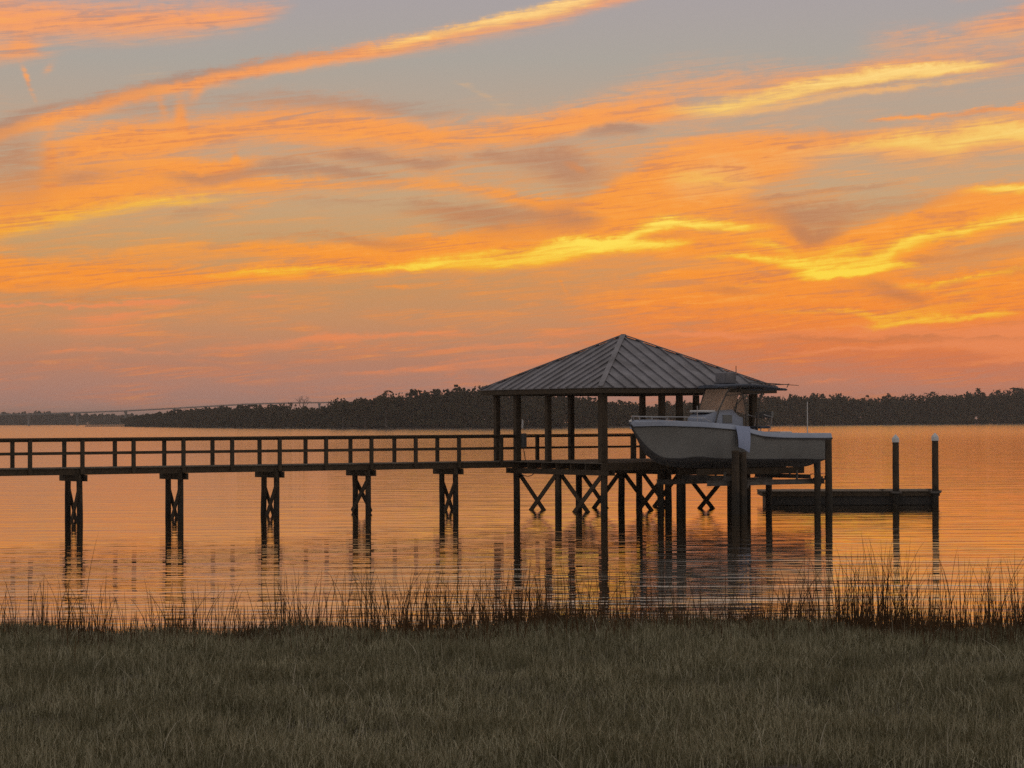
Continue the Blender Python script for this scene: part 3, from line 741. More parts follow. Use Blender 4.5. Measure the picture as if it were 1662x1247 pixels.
def shore_tree(px, ytop, Y, width, label, cat='tree', bare=False, group=None):
    x, y, _ = at(px, Y)
    hor = 682.5 - (px - 831) * 7 / 1662
    h = 3.6 + (hor - ytop) * Y / FPX
    t = thing('bare_tree' if bare else 'broad_tree', (x, y, 0.3), label=label, cat=cat, group=group)
    m = MB().tube([(0, 0, -.5), (.15, 0, h * .3), (.1, .1, h * .62)], [.42, .34, .18], 7)
    rr = random.Random(int(px))
    if bare:
        def limb(p, d, L, r, k):
            q = p + d * L
            m.tube([p, p + d * L * .5 + Vector((rr.uniform(-.2, .2), 0, .1)), q], [r, r * .8, r * .55], 4, False)
            if k:
                for _ in range(3):
                    nd = (d + Vector((rr.uniform(-.8, .8), rr.uniform(-.6, .6), rr.uniform(-.1, .45)))).normalized()
                    limb(q, nd, L * .72, r * .55, k - 1)
        for a in range(5):
            limb(Vector((.1, .1, h * (.5 + .03 * a))), Vector((math.cos(a * 1.3) * .6, math.sin(a * 1.3) * .5, .7)).normalized(), h * .16, .16, 3)
        m.build('trunk', M['bark'], t)
    else:
        for a in range(5):
            ang = a * 1.26
            m.tube([(.1, .1, h * (.35 + .05 * a)), (math.cos(ang) * width * .3, math.sin(ang) * width * .3, h * (.55 + .05 * a))], [.2, .07], 5)
        m.build('trunk', M['bark'], t)
        q = crown_quads(0, 0, h * .28, h, width / 2, 520, .55, rg).reshape(-1, 3)
        c = fast_mesh('crown', q, np.arange(len(q)).reshape(-1, 4), M['leaf'])
        c.parent = t
    return t


shore_tree(556, 644, 1180, 8.5, 'rounded tree at the left end of the higher far wood')
shore_tree(592, 641, 1170, 7.5, 'rounded tree just right of the end tree, left of a notch in the treeline')
shore_tree(626, 636, 1150, 9, 'wide domed tree right of the notch in the far treeline')
shore_tree(1443, 637, 1560, 8, 'small pointed tree standing proud of the dip in the right-hand treeline')
shore_tree(490, 643, 1350, 8, 'leafless tree with a fan of bare twigs above the low wood', 'bare tree', True)

# the long road bridge at the far left
br = thing('road_bridge', at(330, 2850, 0), label='long low concrete bridge rising behind the distant wood at far left', cat='bridge')
bx0 = at(330, 2850)[0]
m = MB(); bp = []
for px, yy in ((-60, 674), (60, 672.5), (130, 670), (200, 667.5), (260, 664.5), (320, 661), (400, 656.5), (470, 654.5), (560, 653.5), (640, 654)):
    hor = 682.5 - (px - 831) * 7 / 1662
    bp.append((at(px, 2850)[0] - bx0, 0, 3.6 + (hor - yy) * 2850 / FPX))
for a, b in zip(bp[:-1], bp[1:]): m.bar(a, b, 12, 1.2)
m.build('bridge_deck', M['concrete'], br)
for a, b in zip(bp[:-1], bp[1:]):
    m2 = MB().bar((a[0], -6, a[2] + .9), (b[0], -6, b[2] + 1.2), .3, .2); m2.build('parapet', M['concrete'], br)
for k in range(9):
    x = bp[0][0] + 20 + k * 56.0
    z = np.interp(x, [p[0] for p in bp], [p[2] for p in bp]) - .7
    mm = MB().box(x - 1.2, x + 1.2, -5, 5, z - 1.4, z)
    for s_ in (-3.2, 3.2): mm.box(x - .8, x + .8, s_ - .8, s_ + .8, -1, z - 1.4)
    mm.build('bridge_pier', M['concrete'], br)

# ------------------------------------------------------------------ marsh grass
def blades(n, xf, yf, hf, wf, rg, segs=2, lean=.25):
    x = xf(n); y = yf(x, n); z = ground_z(x, y)
    z = np.maximum(z, -.05)
    h = hf(x, y, n); w = wf(n)
    ang = rg.uniform(0, 2 * np.pi, n); ln = np.abs(rg.normal(0, lean, n)) * h
    ca, sa = np.cos(ang), np.sin(ang)
    side = rg.uniform(-.6, .6, n)                       # blade faces roughly the viewer's way or edge on
    wx, wy = np.cos(side) * w, np.sin(side) * w
    V_ = []; k = 2 * segs + 1
    for s_ in range(segs):
        t = s_ / segs
        cx = x + ca * ln * t * t; cy = y + sa * ln * t * t; cz = z + h * t
        tw = 1 - .75 * t
        V_.append(np.stack([cx - wx * tw, cy - wy * tw, cz], -1)); V_.append(np.stack([cx + wx * tw, cy + wy * tw, cz], -1))
    V_.append(np.stack([x + ca * ln, y + sa * ln, z + h * (1 - .25 * (ln / h) ** 2)], -1))
    v = np.stack(V_, 1).reshape(-1, 3)
    base = np.arange(n) * k
    F = []
    for s_ in range(segs - 1):
        a = base + 2 * s_
        F.append(np.stack([a, a + 1, a + 3], -1)); F.append(np.stack([a, a + 3, a + 2], -1))
    a = base + 2 * (segs - 1)
    F.append(np.stack([a, a + 1, a + 2], -1))
    return v, np.concatenate(F)


rg = np.random.default_rng(9)
N = 320000
def gy_(x, n):
    u = rg.random(n)
    return 21.5 + (shore_y(x) - .0 - 21.5) * u
def gx_(n): return rg.uniform(-1, 1, n) * 14.5
def gh_(x, y, n):
    tus = .5 + .5 * np.sin(x * 1.9 + 1.3 * np.sin(y * .9)) * np.sin(y * 1.4 + x * .6)
    return (.12 + .13 * tus) * rg.uniform(.5, 1.4, n)
v, f = blades(N, gx_, gy_, gh_, lambda n: rg.uniform(.003, .0065, n), rg, 2, .75)
fast_mesh('marsh_grass', v, f, M['grass'], label='dense short olive marsh grass filling the foreground', cat='grass', kind='stuff')

v, f = blades(900, gx_, gy_, lambda x, y, n: rg.uniform(.22, .48, n), lambda n: rg.uniform(.003, .006, n), rg, 4, .55)
fast_mesh('dead_stems', v, f, M['straw'], label='scattered pale dead stems standing in the olive marsh grass', cat='dead stems', kind='stuff')

# taller reeds at the water's edge
NR = 13000
cl = rg.uniform(-15, 15, 300)                           # tufts
def rx_(n):
    x = cl[rg.integers(0, len(cl), n)] + rg.normal(0, .16, n)
    keep = rg.random(n)
    return np.where(keep < .55, x, rg.uniform(-15, 15, n))
def ry_(x, n): return shore_y(x) + np.where(rg.random(n) < .5, rg.uniform(-.3, .5, n), -np.abs(rg.normal(0, 1.6, n)))
def rh_(x, y, n):
    lift = .42 + .20 * np.exp(-((x - .6) / 2.2) ** 2) + .16 * (1 / (1 + np.exp(-(x - 4.8) * 2.2))) + .05 * np.sin(x * 2.3)
    return lift * rg.uniform(.45, 1.0, n) * (.55 + .45 * rg.random(n)) + (rg.random(n) < .09) * rg.uniform(.1, .5, n)
v, f = blades(NR, rx_, ry_, rh_, lambda n: rg.uniform(.004, .009, n), rg, 4, .22)
v2, f2 = blades(1000, lambda n: 4.2 + 8 * rg.random(n) ** .8 + rg.normal(0, .35, n), ry_, lambda x, y, n: (.3 + .7 * rg.random(n) ** 1.6) + (rg.random(n) < .08) * .3, lambda n: rg.uniform(.004, .009, n), rg, 4, .14)
# a few very tall single stalks, some leaning over the water
STR = np.random.default_rng(21)
tx = np.concatenate([STR.uniform(-9, -3.5, 190), STR.normal(-.9, 1.4, 330), STR.uniform(-4, 4.4, 230), STR.uniform(4.6, 10, 330), STR.normal(6.2, .25, 40), STR.normal(5.5, .15, 25), STR.normal(9.4, .4, 60)])
th_ = np.concatenate([STR.uniform(.4, 1.15, 190) , STR.uniform(.5, 1.35, 330), STR.uniform(.45, 1.25, 230), STR.uniform(.6, 1.55, 330), STR.uniform(1.0, 1.8, 40), STR.uniform(.9, 1.7, 25), STR.uniform(.9, 1.7, 60)])
v4, f4 = blades(len(tx), lambda n: tx, lambda x, n: shore_y(x) + STR.uniform(-.4, 1.2, n), lambda x, y, n: th_, lambda n: np.full(n, .0078), np.random.default_rng(33), 6, .27)
sx = np.array([-7.0, -7.35, -6.6, -5.6, -4.9, -2.2, -1.9, -1.55, -1.1, -.7, -.3, .1, .5, 1.4, 1.75, 1.9, 5.4, 6.2, 6.0, 8.6, 9.3, -8.1, -3.4])
sh = np.array([1.75, 1.0, 1.15, .95, .9, .8, .9, .95, 1.05, .9, 1.0, 1.2, 1.0, 1.1, 1.2, .9, 1.25, 1.2, 1.05, 1.2, 1.1, 1.05, .8])
v3, f3 = blades(len(sx), lambda n: sx, lambda x, n: shore_y(x) - .1, lambda x, y, n: sh, lambda n: np.full(n, .008), np.random.default_rng(3), 6, .3)
vv = np.concatenate([v, v2, v3, v4]); ff = np.concatenate([f, f2 + len(v), f3 + len(v) + len(v2), f4 + len(v) + len(v2) + len(v3)])
fast_mesh('shore_reeds', vv, ff, M['reed'], label='ragged dark reeds standing along the edge of the water', cat='reeds', kind='stuff')

# ------------------------------------------------------------------ walkway
DK = 1.95                                        # deck height above the water
ORG = (BX, BY, 0)


def part(mb, name, mat, parent, **kw):
    return mb.build(name, mat, parent, **kw)


def pile(mb, u, v, r, z0, z1, n=12, wob=0.01):
    rr = random.Random(int(u * 91 + v * 57))
    pts = []; rad = []
    lu, lv = (rr.uniform(-.035, .035), rr.uniform(-.035, .035)) if wob > .008 else (0, 0)
    for k in range(6):
        t = k / 5
        pts.append((u + lu * (1 - t) + rr.uniform(-wob, wob), v + lv * (1 - t) + rr.uniform(-wob, wob), z0 + (z1 - z0) * t)); rad.append(r * (1.06 - .10 * t))
    return mb.tube(pts, rad, n)


wk = thing('walkway', ORG, TH, label='long wooden walkway on piles with post-and-rail railings, leading to the pavilion', cat='walkway')
V0, V1 = S - 1.5, S                              # near and far edge of the walkway
UE = -38.0
mb = MB(); k = 0; u = -.18
rr = random.Random(4)
while u > UE:
    mb.box(u - .138, u, V0 - .06 + rr.uniform(-.008, .008), V1 + .06 + rr.uniform(-.008, .008), DK - .038, DK + rr.uniform(-.002, .002)); u -= .146
part(mb, 'deck_boards', M['board'], wk)
for v in (V0 + .02, (V0 + V1) / 2, V1 - .02):
    part(MB().box(UE, -.17, v - .022, v + .022, DK - .26, DK - .042), 'joist', M['wood'], wk)
posts_u = [-2.84 - 2.02 * k for k in range(-1, 18)]
for v, side in ((V0 - .07, -1), (V1 + .07, 1)):
    for u in posts_u:
        if u > -.9 and side > 0: continue
        part(MB().box(u - .068, u + .068, v - .05, v + .05, DK - .24, DK + 1.03, .006), 'rail_post', M['wood'], wk)
    ue = -.02
    part(MB().box(UE, ue, v - .08, v + .08, DK + 1.032, DK + 1.075), 'cap_rail', M['wood'], wk)
    part(MB().box(UE, ue, v - side * .075 - .02, v - side * .075 + .02, DK + .94, DK + 1.028), 'top_rail', M['wood'], wk)
    part(MB().box(UE, ue, v - side * .075 - .02, v - side * .075 + .02, DK + .47, DK + .56), 'middle_rail', M['wood'], wk)
bents = [-2.84 - 4.04 * k for k in range(0, 9)]
for i, u in enumerate(bents):
    va, vb = V0 + .2, V1 - .28
    b = MB(); b.box(u - .16, u - .115, V0 - .16, V1 + .16, DK - .50, DK - .264); b.box(u + .115, u + .16, V0 - .16, V1 + .16, DK - .50, DK - .264)
    part(b, 'cap_beam', M['wood'], wk)
    for v in (va, vb):
        part(pile(MB(), u, v, .112, -2.0, DK - .27), 'pile', M['pile'], wk)
    lo, hi = ((-.9, 1.30), (.05, 1.38), (-1.0, 1.25), (-1.25, 1.2), (-1.45, 1.25))[i % 5]
    ov = .0 if i == 1 else .15
    part(MB().bar((u - .135, va - .28, hi), (u - .135, vb + ov, lo), .045, .19), 'cross_brace', M['wood'], wk)
    part(MB().bar((u + .135, vb + .28, hi), (u + .135, va - ov, lo), .045, .19), 'cross_brace', M['wood'], wk)

# ------------------------------------------------------------------ pavilion
pv = thing('pavilion', ORG, TH, label='open dock pavilion with a ribbed metal hip roof on tall square posts', cat='pavilion')
mb = MB(); u = -.15
while u < S + .05:
    mb.box(u, u + .138, -.17, S + .15, DK - .038, DK + rr.uniform(-.002, .002)); u += .146
part(mb, 'deck_boards', M['board'], pv)
fr = MB()
fr.box(-.165, S + .13, -.215, -.172, DK - .30, DK + .004); fr.box(-.165, S + .13, S + .152, S + .195, DK - .30, DK + .004)
part(fr, 'fascia_board', M['wood'], pv)
fr = MB()
for v in (-.17 + .1, 1.0, 2.0, 3.0, 4.0, 5.0, 6.0, 7.0, S + .06):
    fr.box(-.13, S + .1, v - .022, v + .022, DK - .28, DK - .042)
part(fr, 'joists', M['wood'], pv)
for u in (.2, 3.3, 6.4):
    b = MB(); b.box(u - .17, u - .125, -.28, S - .62, DK - .50, DK - .284); b.box(u + .125, u + .17, -.28, S - .62, DK - .50, DK - .284)
    part(b, 'support_beam', M['wood'], pv)
    for v in (.2, 3.3, 6.3):
        part(pile(MB(), u, v, .135, -2.0, DK - .285), 'pile', M['pile'], pv)
    for va, vb in ((.2, 3.3), (3.3, 6.3)):
        part(MB().bar((u - .16, va, 1.40), (u - .16, vb, -1.05), .045, .19), 'cross_brace', M['wood'], pv)
        part(MB().bar((u + .16, vb, 1.40), (u + .16, va, -1.05), .045, .19), 'cross_brace', M['wood'], pv)
for u, v in ((2.85, .1), (7.25, .15)):
    part(pile(MB(), u, v, .13, -2.0, DK - .31), 'pile', M['pile'], pv)
RB = 4.60
P_ = [(0, S, .2), (0, S / 2, .2), (0, 0, .27), (S / 2, 0, .2), (S, 0, .24), (S, S / 2, .2), (S, S, .2), (S / 2, S, .2), (0, S - 1.5, .23), (2.85, 0, .2)]
for u, v, w in P_:
    part(MB().box(u - w / 2, u + w / 2, v - w / 2, v + w / 2, DK + .003, RB - .001, .012), 'roof_post', M['wood'], pv)
b = MB()
b.box(-.12, S + .12, -.13, .13, RB, RB + .26); b.box(-.12, S + .12, S - .13, S + .13, RB, RB + .26)
b.box(-.13, .13, .132, S - .132, RB + .003, RB + .257); b.box(S - .13, S + .13, .132, S - .132, RB + .003, RB + .257)
part(b, 'eave_beam', M['wood'], pv)
# roof
EZ = 4.86; AZ = 7.02
u0, u1, v0, v1 = -.5, S + .85, -.55, S + .48
ap = Vector((S / 2, S / 2, AZ)); cor = [Vector((u0, v1, EZ)), Vector((u0, v0, EZ)), Vector((u1, v0, EZ)), Vector((u1, v1, EZ))]
for i in range(4):
    a, b2 = cor[i], cor[(i + 1) % 4]
    m = MB(); dn = Vector((0, 0, -.03))
    m.add([a, b2, ap, a + dn, b2 + dn, ap + dn], [(0, 1, 2), (5, 4, 3), (0, 3, 4, 1)])
    e = (b2 - a); L = e.length; e.normalize()
    foot = a + e * ((ap - a).dot(e)); sl = (ap - foot)             # direction up the slope
    nrm = e.cross(sl).normalized()
    if nrm.z < 0: nrm = -nrm
    nr = int(L / .56); t_ap = (foot - a).length
    for k in range(1, nr):
        t = L * k / nr
        frac = t / t_ap if t < t_ap else (L - t) / (L - t_ap)
        p0 = a + e * t - sl.normalized() * .03; p1 = a + e * t + sl * frac * .985
        m.bar(p0 + nrm * .028, p1 + nrm * .028, .07, .058, nrm)
    part(m, 'roof_panel', M['roof'], pv)
for c in cor:
    part(MB().bar(c + Vector((0, 0, .03)), ap + Vector((0, 0, .045)), .20, .05), 'hip_cap', M['roof'], pv)
fb = MB()
for i in range(4):
    a, b2 = cor[i], cor[(i + 1) % 4]
    d = (b2 - a).normalized()
    inn = (ap - (a + b2) / 2); inn.z = 0; inn.normalize()
    fb.bar(a + inn * .05 + d * .03 + Vector((0, 0, -.13)), b2 + inn * .05 - d * .06 + Vector((0, 0, -.13)), .035, .17)
part(fb, 'fascia', M['wood'], pv)
rt = MB()
for k in range(1, 12):
    t = u0 + (u1 - u0) * k / 12
    for va in (v0 + .12, v1 - .12):
        top = EZ + (AZ - EZ) * min(1, (S / 2 - abs(t - (u0 + u1) / 2)) / (S / 2 + .8) if abs(t - (u0 + u1) / 2) < S / 2 else 0)
        vv_ = va + (S / 2 - va) * max(0, 1 - abs(t - (u0 + u1) / 2) / ((u1 - u0) / 2)) * .97
        rt.bar((t, va, EZ - .08), (t, vv_, EZ - .10 + (AZ - EZ) * max(0, 1 - abs(t - (u0 + u1) / 2) / ((u1 - u0) / 2)) * .95), .045, .14)
part(rt, 'rafters', M['wood'], pv)
# pavilion railing along the far side and the right far side
for u in (2.0, S / 2 + .001, 5.5, 6.95):
    w = .12 if u > 6 else .07
    if abs(u - S / 2) > .1: part(MB().box(u - w, u + w, S - .05, S + .05, DK + .003, DK + 1.03, .006), 'rail_post', M['wood'], pv)
for z, h, w in ((DK + 1.032, .043, .08), (DK + .94, .088, .02), (DK + .47, .09, .02)):
    part(MB().box(.105, S - .11, S - w - .06, S + w - .06, z, z + h), 'rail', M['wood'], pv)
# power box, conduit and small lamp on the entrance post
ue, ve = 0, S - 1.5
pb = part(MB().box(.12, .26, ve - .30, ve - .10, DK + .55, DK + 1.12, .015), 'power_box', M['greybox'], pv)
part(MB().tube([(.14, ve - .22, DK + .55), (.16, ve - .30, DK + .25), (.12, ve - .40, DK + .01)], .018, 6), 'conduit', M['black'], pb)
part(MB().tube([(.13, ve - .15, DK + 1.32), (.16, ve - .15, DK + 1.36), (.17, ve - .15, DK + 1.62), (.15, ve - .15, DK + 1.70)], [.03, .05, .045, .01], 8), 'lamp_globe', M['white'], pv)
part(MB().tube([(-.26, 5.3, DK - .49), (-.26, 5.1, DK - .57), (-.26, 4.8, DK - .6), (-.26, 4.5, DK - .55), (-.26, 4.35, DK - .47)], .016, 6), 'hanging_cable', M['black'], pv)

# ------------------------------------------------------------------ boat lift
lf = thing('boat_lift', ORG, TH, label='pile-mounted boat lift with steel beams under the hull', cat='boat lift')
for u, v, zt, r in ((3.36, -3.95, 2.42, .15), (3.70, -3.95, 2.36, .15), (7.42, -3.95, 1.5, .13), (7.98, -3.95, 2.80, .14), (3.5, -.30, 2.3, .13), (8.0, -.30, 2.0, .13)):
    part(pile(MB(), u, v, r, -2.0, zt), 'pile', M['pile'], lf)
def ibeam(m, a, b, h, w):
    a = Vector(a); b = Vector(b); up = Vector((0, 0, 1))
    m.bar(a + up * (h / 2 - .012), b + up * (h / 2 - .012), w, .024); m.bar(a - up * (h / 2 - .012), b - up * (h / 2 - .012), w, .024); m.bar(a, b, .02, h - .05)
    return m
part(ibeam(MB(), (2.2, -3.68, 1.18), (8.0, -3.68, 1.18), .2, .12), 'side_beam', M['steel'], lf)
part(ibeam(MB(), (2.2, -.52, 1.18), (8.0, -.52, 1.18), .2, .12), 'side_beam', M['steel'], lf)
for u in (3.5, 7.2):
    part(ibeam(MB(), (u, -3.8, 1.37), (u, -.4, 1.37), .16, .12), 'cradle_beam', M['steel'], lf)
for v in (-2.55, -1.45):
    part(MB().box(2.6, 7.9, v - .05, v + .05, 1.47, 1.72 , .01), 'bunk', M['wood'], lf)
    for u in (3.5, 7.2):
        part(MB().box(u - .04, u + .04, v - .02, v + .02, 1.451, 1.469), 'bunk_bracket', M['steel'], lf)
for u in (3.05, 3.9, 4.15, 6.6, 7.6):
    part(MB().box(u - .03, u + .03, -3.72, -3.66, .98 if u < 4.5 and u > 3.5 else 1.27, 1.27 if u < 4.5 and u > 3.5 else 1.62), 'guide_stub', M['steel'], lf)
for u in (3.5, 7.7):
    for v in (-3.78, -.46):
        part(MB().tube([(u, v, 1.3), (u, v, 2.0)], .012, 5), 'lift_cable', M['steel'], lf)

# ------------------------------------------------------------------ floating dock
fdx, fdy = 10.5, 103.0
fd = thing('floating_dock', (fdx, fdy, 0), R(-1.5), label='low floating dock with grey decking lying right of the boat', cat='floating dock')
m = MB(); x = 0.0
while x < 7.36:
    m.box(x - .08, x + .06, -.06, 3.0, .56, .60 + rr.uniform(-.003, .003)); x += .147
part(m, 'deck_boards', M['board'], fd)
part(MB().box(-.06, 7.32, -.03, 2.97, .38, .556), 'frame', M['wood'], fd)
part(MB().box(.16, 7.22, .10, 2.85, -.25, .378, .03), 'float', M['float'], fd)
part(MB().box(.14, 7.24, .055, .098, .02, .376), 'side_skirt', M['float'], fd)
for x in (2.75, 4.95, 6.9):
    part(MB().tube([(x - .13, .10, .645), (x - .05, .10, .66), (x + .05, .10, .66), (x + .13, .10, .645)], .02, 6).box(x - .05, x + .05, .08, .12, .601, .65), 'cleat', M['steel'], fd)
mps = []
for i, (px, top, lab) in enumerate(((1453, 2.92, 'white-capped mooring pile nearer the boat on the floating dock'), (1517, 2.98, 'white-capped mooring pile at the outer right end of the floating dock'))):
    Y = 102.68
    t = thing('mooring_pile', ((px - 831) / FPX * Y, Y, 0), label=lab, cat='pile', group='mooring piles of the floating dock')
    shaft = part(pile(MB(), 0, 0, .14, -2.2, top - .16, 14, .006), 'pile_shaft', M['pile'], t)
    part(MB().tube([(0, 0, top - .30), (0, 0, top - .15), (0, 0, top - .13), (0, 0, top - .02), (0, 0, top + .03)], [.155, .155, .15, .06, .012], 16), 'pile_cap', M['white'], t)
    part(MB().box(-.21, .21, -.22, -.16, .50, .58).box(-.22, -.16, -.16, .30, .50, .58).box(.16, .22, -.16, .30, .50, .58), 'pile_hoop', M['steel'], t)

# ------------------------------------------------------------------ motor boat on the lift
bo = thing('motor_boat', W(-.17, -2.0, 0), TH, label='white open motor boat with a hard top and console, raised on the boat lift', cat='boat')
ST = [  # x, half beam at sheer, sheer z, half beam at chine, chine z, keel z
 (0.00, .02, 3.50, .012, 3.42, 3.38), (.12, .20, 3.52, .03, 3.26, 3.18), (.35, .45, 3.53, .07, 2.96, 2.84), (.7, .74, 3.54, .20, 2.55, 2.40), (1.1, .96, 3.54, .38, 2.24, 2.04),
 (1.7, 1.14, 3.52, .64, 2.14, 1.84), (2.5, 1.25, 3.49, .88, 2.20, 1.76), (3.4, 1.30, 3.43, 1.02, 2.13, 1.73), (4.2, 1.31, 3.36, 1.08, 2.10, 1.73), (4.7, 1.31, 3.26, 1.10, 2.09, 1.73), (5.3, 1.31, 3.14, 1.12, 2.08, 1.73),
 (6.2, 1.31, 3.07, 1.13, 2.07, 1.73), (7.6, 1.29, 3.04, 1.11, 2.06, 1.73), (8.75, 1.26, 3.03, 1.08, 2.05, 1.73), (8.95, 1.25, 3.03, 1.07, 2.08, 1.78)]


def finer(st, n=5):
    xs = [s[0] for s in st]; out = []
    for i in range(len(st) - 1):
        for k in range(n): out.append(xs[i] + (xs[i + 1] - xs[i]) * k / n)
    out.append(xs[-1]); q = np.array(out)
    cols = [pchip(xs, [s[j] for s in st], q) for j in range(1, 6)]
    return [(q[i], *[c[i] for c in cols]) for i in range(len(q))]


FS = finer(ST)
BAND = .20


def side_ring(s, sgn, t0, t1, n):
    """points down the topside from t0 to t1 of the way between sheer and chine, with a hollow flare forward"""
    x, bs, zs, bc, zc, zk = s; out = []
    flare = max(0, 1 - x / 4.0)
    for k in range(n + 1):
        t = t0 + (t1 - t0) * k / n
        y = bs + (bc - bs) * t - flare * .14 * math.sin(math.pi * t) * min(1, bs)
        y += (1 - flare) * .04 * math.sin(math.pi * t)
        out.append((x, sgn * y, zs + (zc - zs) * t))
    return out


for nm, mat, ta, tb in (('hull', M['gelhull'], None, None),):
    m = MB()
    for sgn in (-1, 1):
        rings = []
        for s in FS:
            tt = min(.9, BAND / max(.05, s[2] - s[4]))
            rings.append(side_ring(s, sgn, tt, 1.0, 7))
        m.loft(rings if sgn < 0 else rings)
    e = FS[-1]                                     # transom
    r = side_ring(e, -1, BAND / (e[2] - e[4]), 1, 7) + [(e[0], 0, e[5])] + side_ring(e, 1, BAND / (e[2] - e[4]), 1, 7)[::-1]
    m.add(r, [tuple(range(len(r)))])
    hull = part(m, 'hull', mat, bo)
m = MB()
for sgn in (-1, 1):
    m.loft([[(s[0], sgn * s[3], s[4]), (s[0], sgn * (s[3] + .03), s[4] - .025), (s[0], sgn * s[3] * .5, s[4] + (s[5] - s[4]) * .55), (s[0], 0, s[5])] for s in FS])
part(m, 'bottom', M['under'], bo)
# gunwale: the paler band along the top, leaning outwards, with the side deck on it
m = MB()
for sgn in (-1, 1):
    rings = []
    for s in FS:
        x, bs, zs, bc, zc, zk = s
        tt = min(.9, BAND / max(.05, zs - zc)); lo = side_ring(s, sgn, tt, tt, 1)[0]
        w = min(.30, bs * .9)
        rings.append([(x, lo[1], lo[2]), (x, sgn * (abs(lo[1]) + .035), lo[2] + .015), (x, sgn * (abs(lo[1]) + .035), lo[2] + .05), (x, sgn * (abs(lo[1]) + .012), lo[2] + .07),
                      (x, sgn * (bs - .03), zs - .01), (x, sgn * (bs - .08), zs + .02), (x, sgn * (bs - w), zs + .025), (x, sgn * (bs - w), zs - .25)])
    m.loft(rings)
part(m, 'gunwale', M['gel'], bo)
m = MB()
for sgn in (-1, 1):
    rr_ = []
    for s in FS:
        tt = min(.9, BAND / max(.05, s[2] - s[4])); lo = side_ring(s, sgn, tt, tt, 1)[0]
        rr_.append((lo[0], sgn * (abs(lo[1]) + .042), lo[2] + .005))
    m.tube(rr_, .024, 6)
part(m, 'rub_rail', M['black'], bo)
part(MB().bar((5.4, -1.365, 2.86), (8.9, -1.30, 2.80), .02, .035), 'spray_line', M['under'], bo)
# foredeck, cockpit floor, transom wall
m = MB(); fd_ = [s for s in FS if s[0] <= 2.1]
m.loft([[(s[0], -max(.0, s[1] - .28), s[2] + .022), (s[0], 0, s[2] + .07), (s[0], max(.0, s[1] - .28), s[2] + .022)] for s in fd_])
s = fd_[-1]; m.add([(s[0], -(s[1] - .28), s[2] + .02), (s[0], s[1] - .28, s[2] + .02), (s[0], .6, 2.7), (s[0], -.6, 2.7)], [(0, 1, 2, 3)])
m.box(2.9, 8.8, -.95, .95, 2.45, 2.5); m.box(8.62, 8.93, -1.2, 1.2, 2.4, 3.02, .02)
part(m, 'deck', M['gel'], bo)
part(MB().box(8.955, 9.35, -.55, .55, 2.02, 2.35, .03), 'swim_platform', M['gelhull'], bo)
# bow rail
m = MB()
rp = [(.10, 0, 3.74), (.25, -.25, 3.73), (.6, -.60, 3.72), (1.1, -.88, 3.71), (1.8, -1.06, 3.70), (2.6, -1.17, 3.67), (2.95, -1.20, 3.50)]
m.tube(rp, .016, 6); m.tube([(x, -y, z) for x, y, z in rp], .016, 6)
for x, y, z in rp[1:-1]:
    for sg in (1, -1): m.tube([(x, sg * y, z), (x + .02, sg * y * .98, 3.55)], .012, 5)
part(m, 'bow_rail', M['alu'], bo)
part(MB().tube([(.02, 0, 3.52), (.02, 0, 3.56), (.06, 0, 3.60)], [.05, .06, .02], 8), 'bow_light', M['white'], bo)
part(MB().tube([(2.35, -1.12, 3.5), (2.35, -1.12, 4.12)], .014, 5), 'rod', M['alu'], bo)
# console with its seat
cs = MB()
prof = [(3.15, 2.5), (3.15, 3.62), (3.30, 3.78), (3.62, 3.86), (4.0, 3.98), (4.55, 3.98), (4.85, 3.72), (5.05, 3.66), (5.05, 2.5)]
for sg in (-1, 1): cs.add([(x, sg * .52, z) for x, z in prof], [tuple(range(len(prof))) if sg < 0 else tuple(reversed(range(len(prof))))])
cs.loft([[(x, -.52, z), (x, .52, z)] for x, z in prof], smooth=False)
cons = part(cs, 'console', M['gel'], bo)
part(MB().bar((4.05, -.535, 3.62), (4.5, -.535, 3.62), .015, .30), 'console_door', M['gelhull'], cons)
for z in (3.70, 3.80): part(MB().tube([(4.70, -.40, z + .28), (4.70, .40, z + .28)], .015, 6), 'grab_rail', M['alu'], cons)
part(MB().box(3.2, 3.75, -.46, .46, 3.87, 3.96, .03), 'seat_cushion', M['white'], cons)
wh = MB()
wh.tube([(4.93 + .06 * 0, .19 * math.cos(a), 3.86 + .19 * math.sin(a)) for a in [2 * math.pi * k / 16 for k in range(17)]], .016, 6, False)
wh.tube([(4.8, 0, 3.80), (4.93, 0, 3.86)], .02, 6)
for a in (0.5, 2.6, 4.7): wh.tube([(4.93, 0, 3.86), (4.93, .19 * math.cos(a), 3.86 + .19 * math.sin(a))], .01, 5)
part(wh, 'steering_wheel', M['black'], cons)
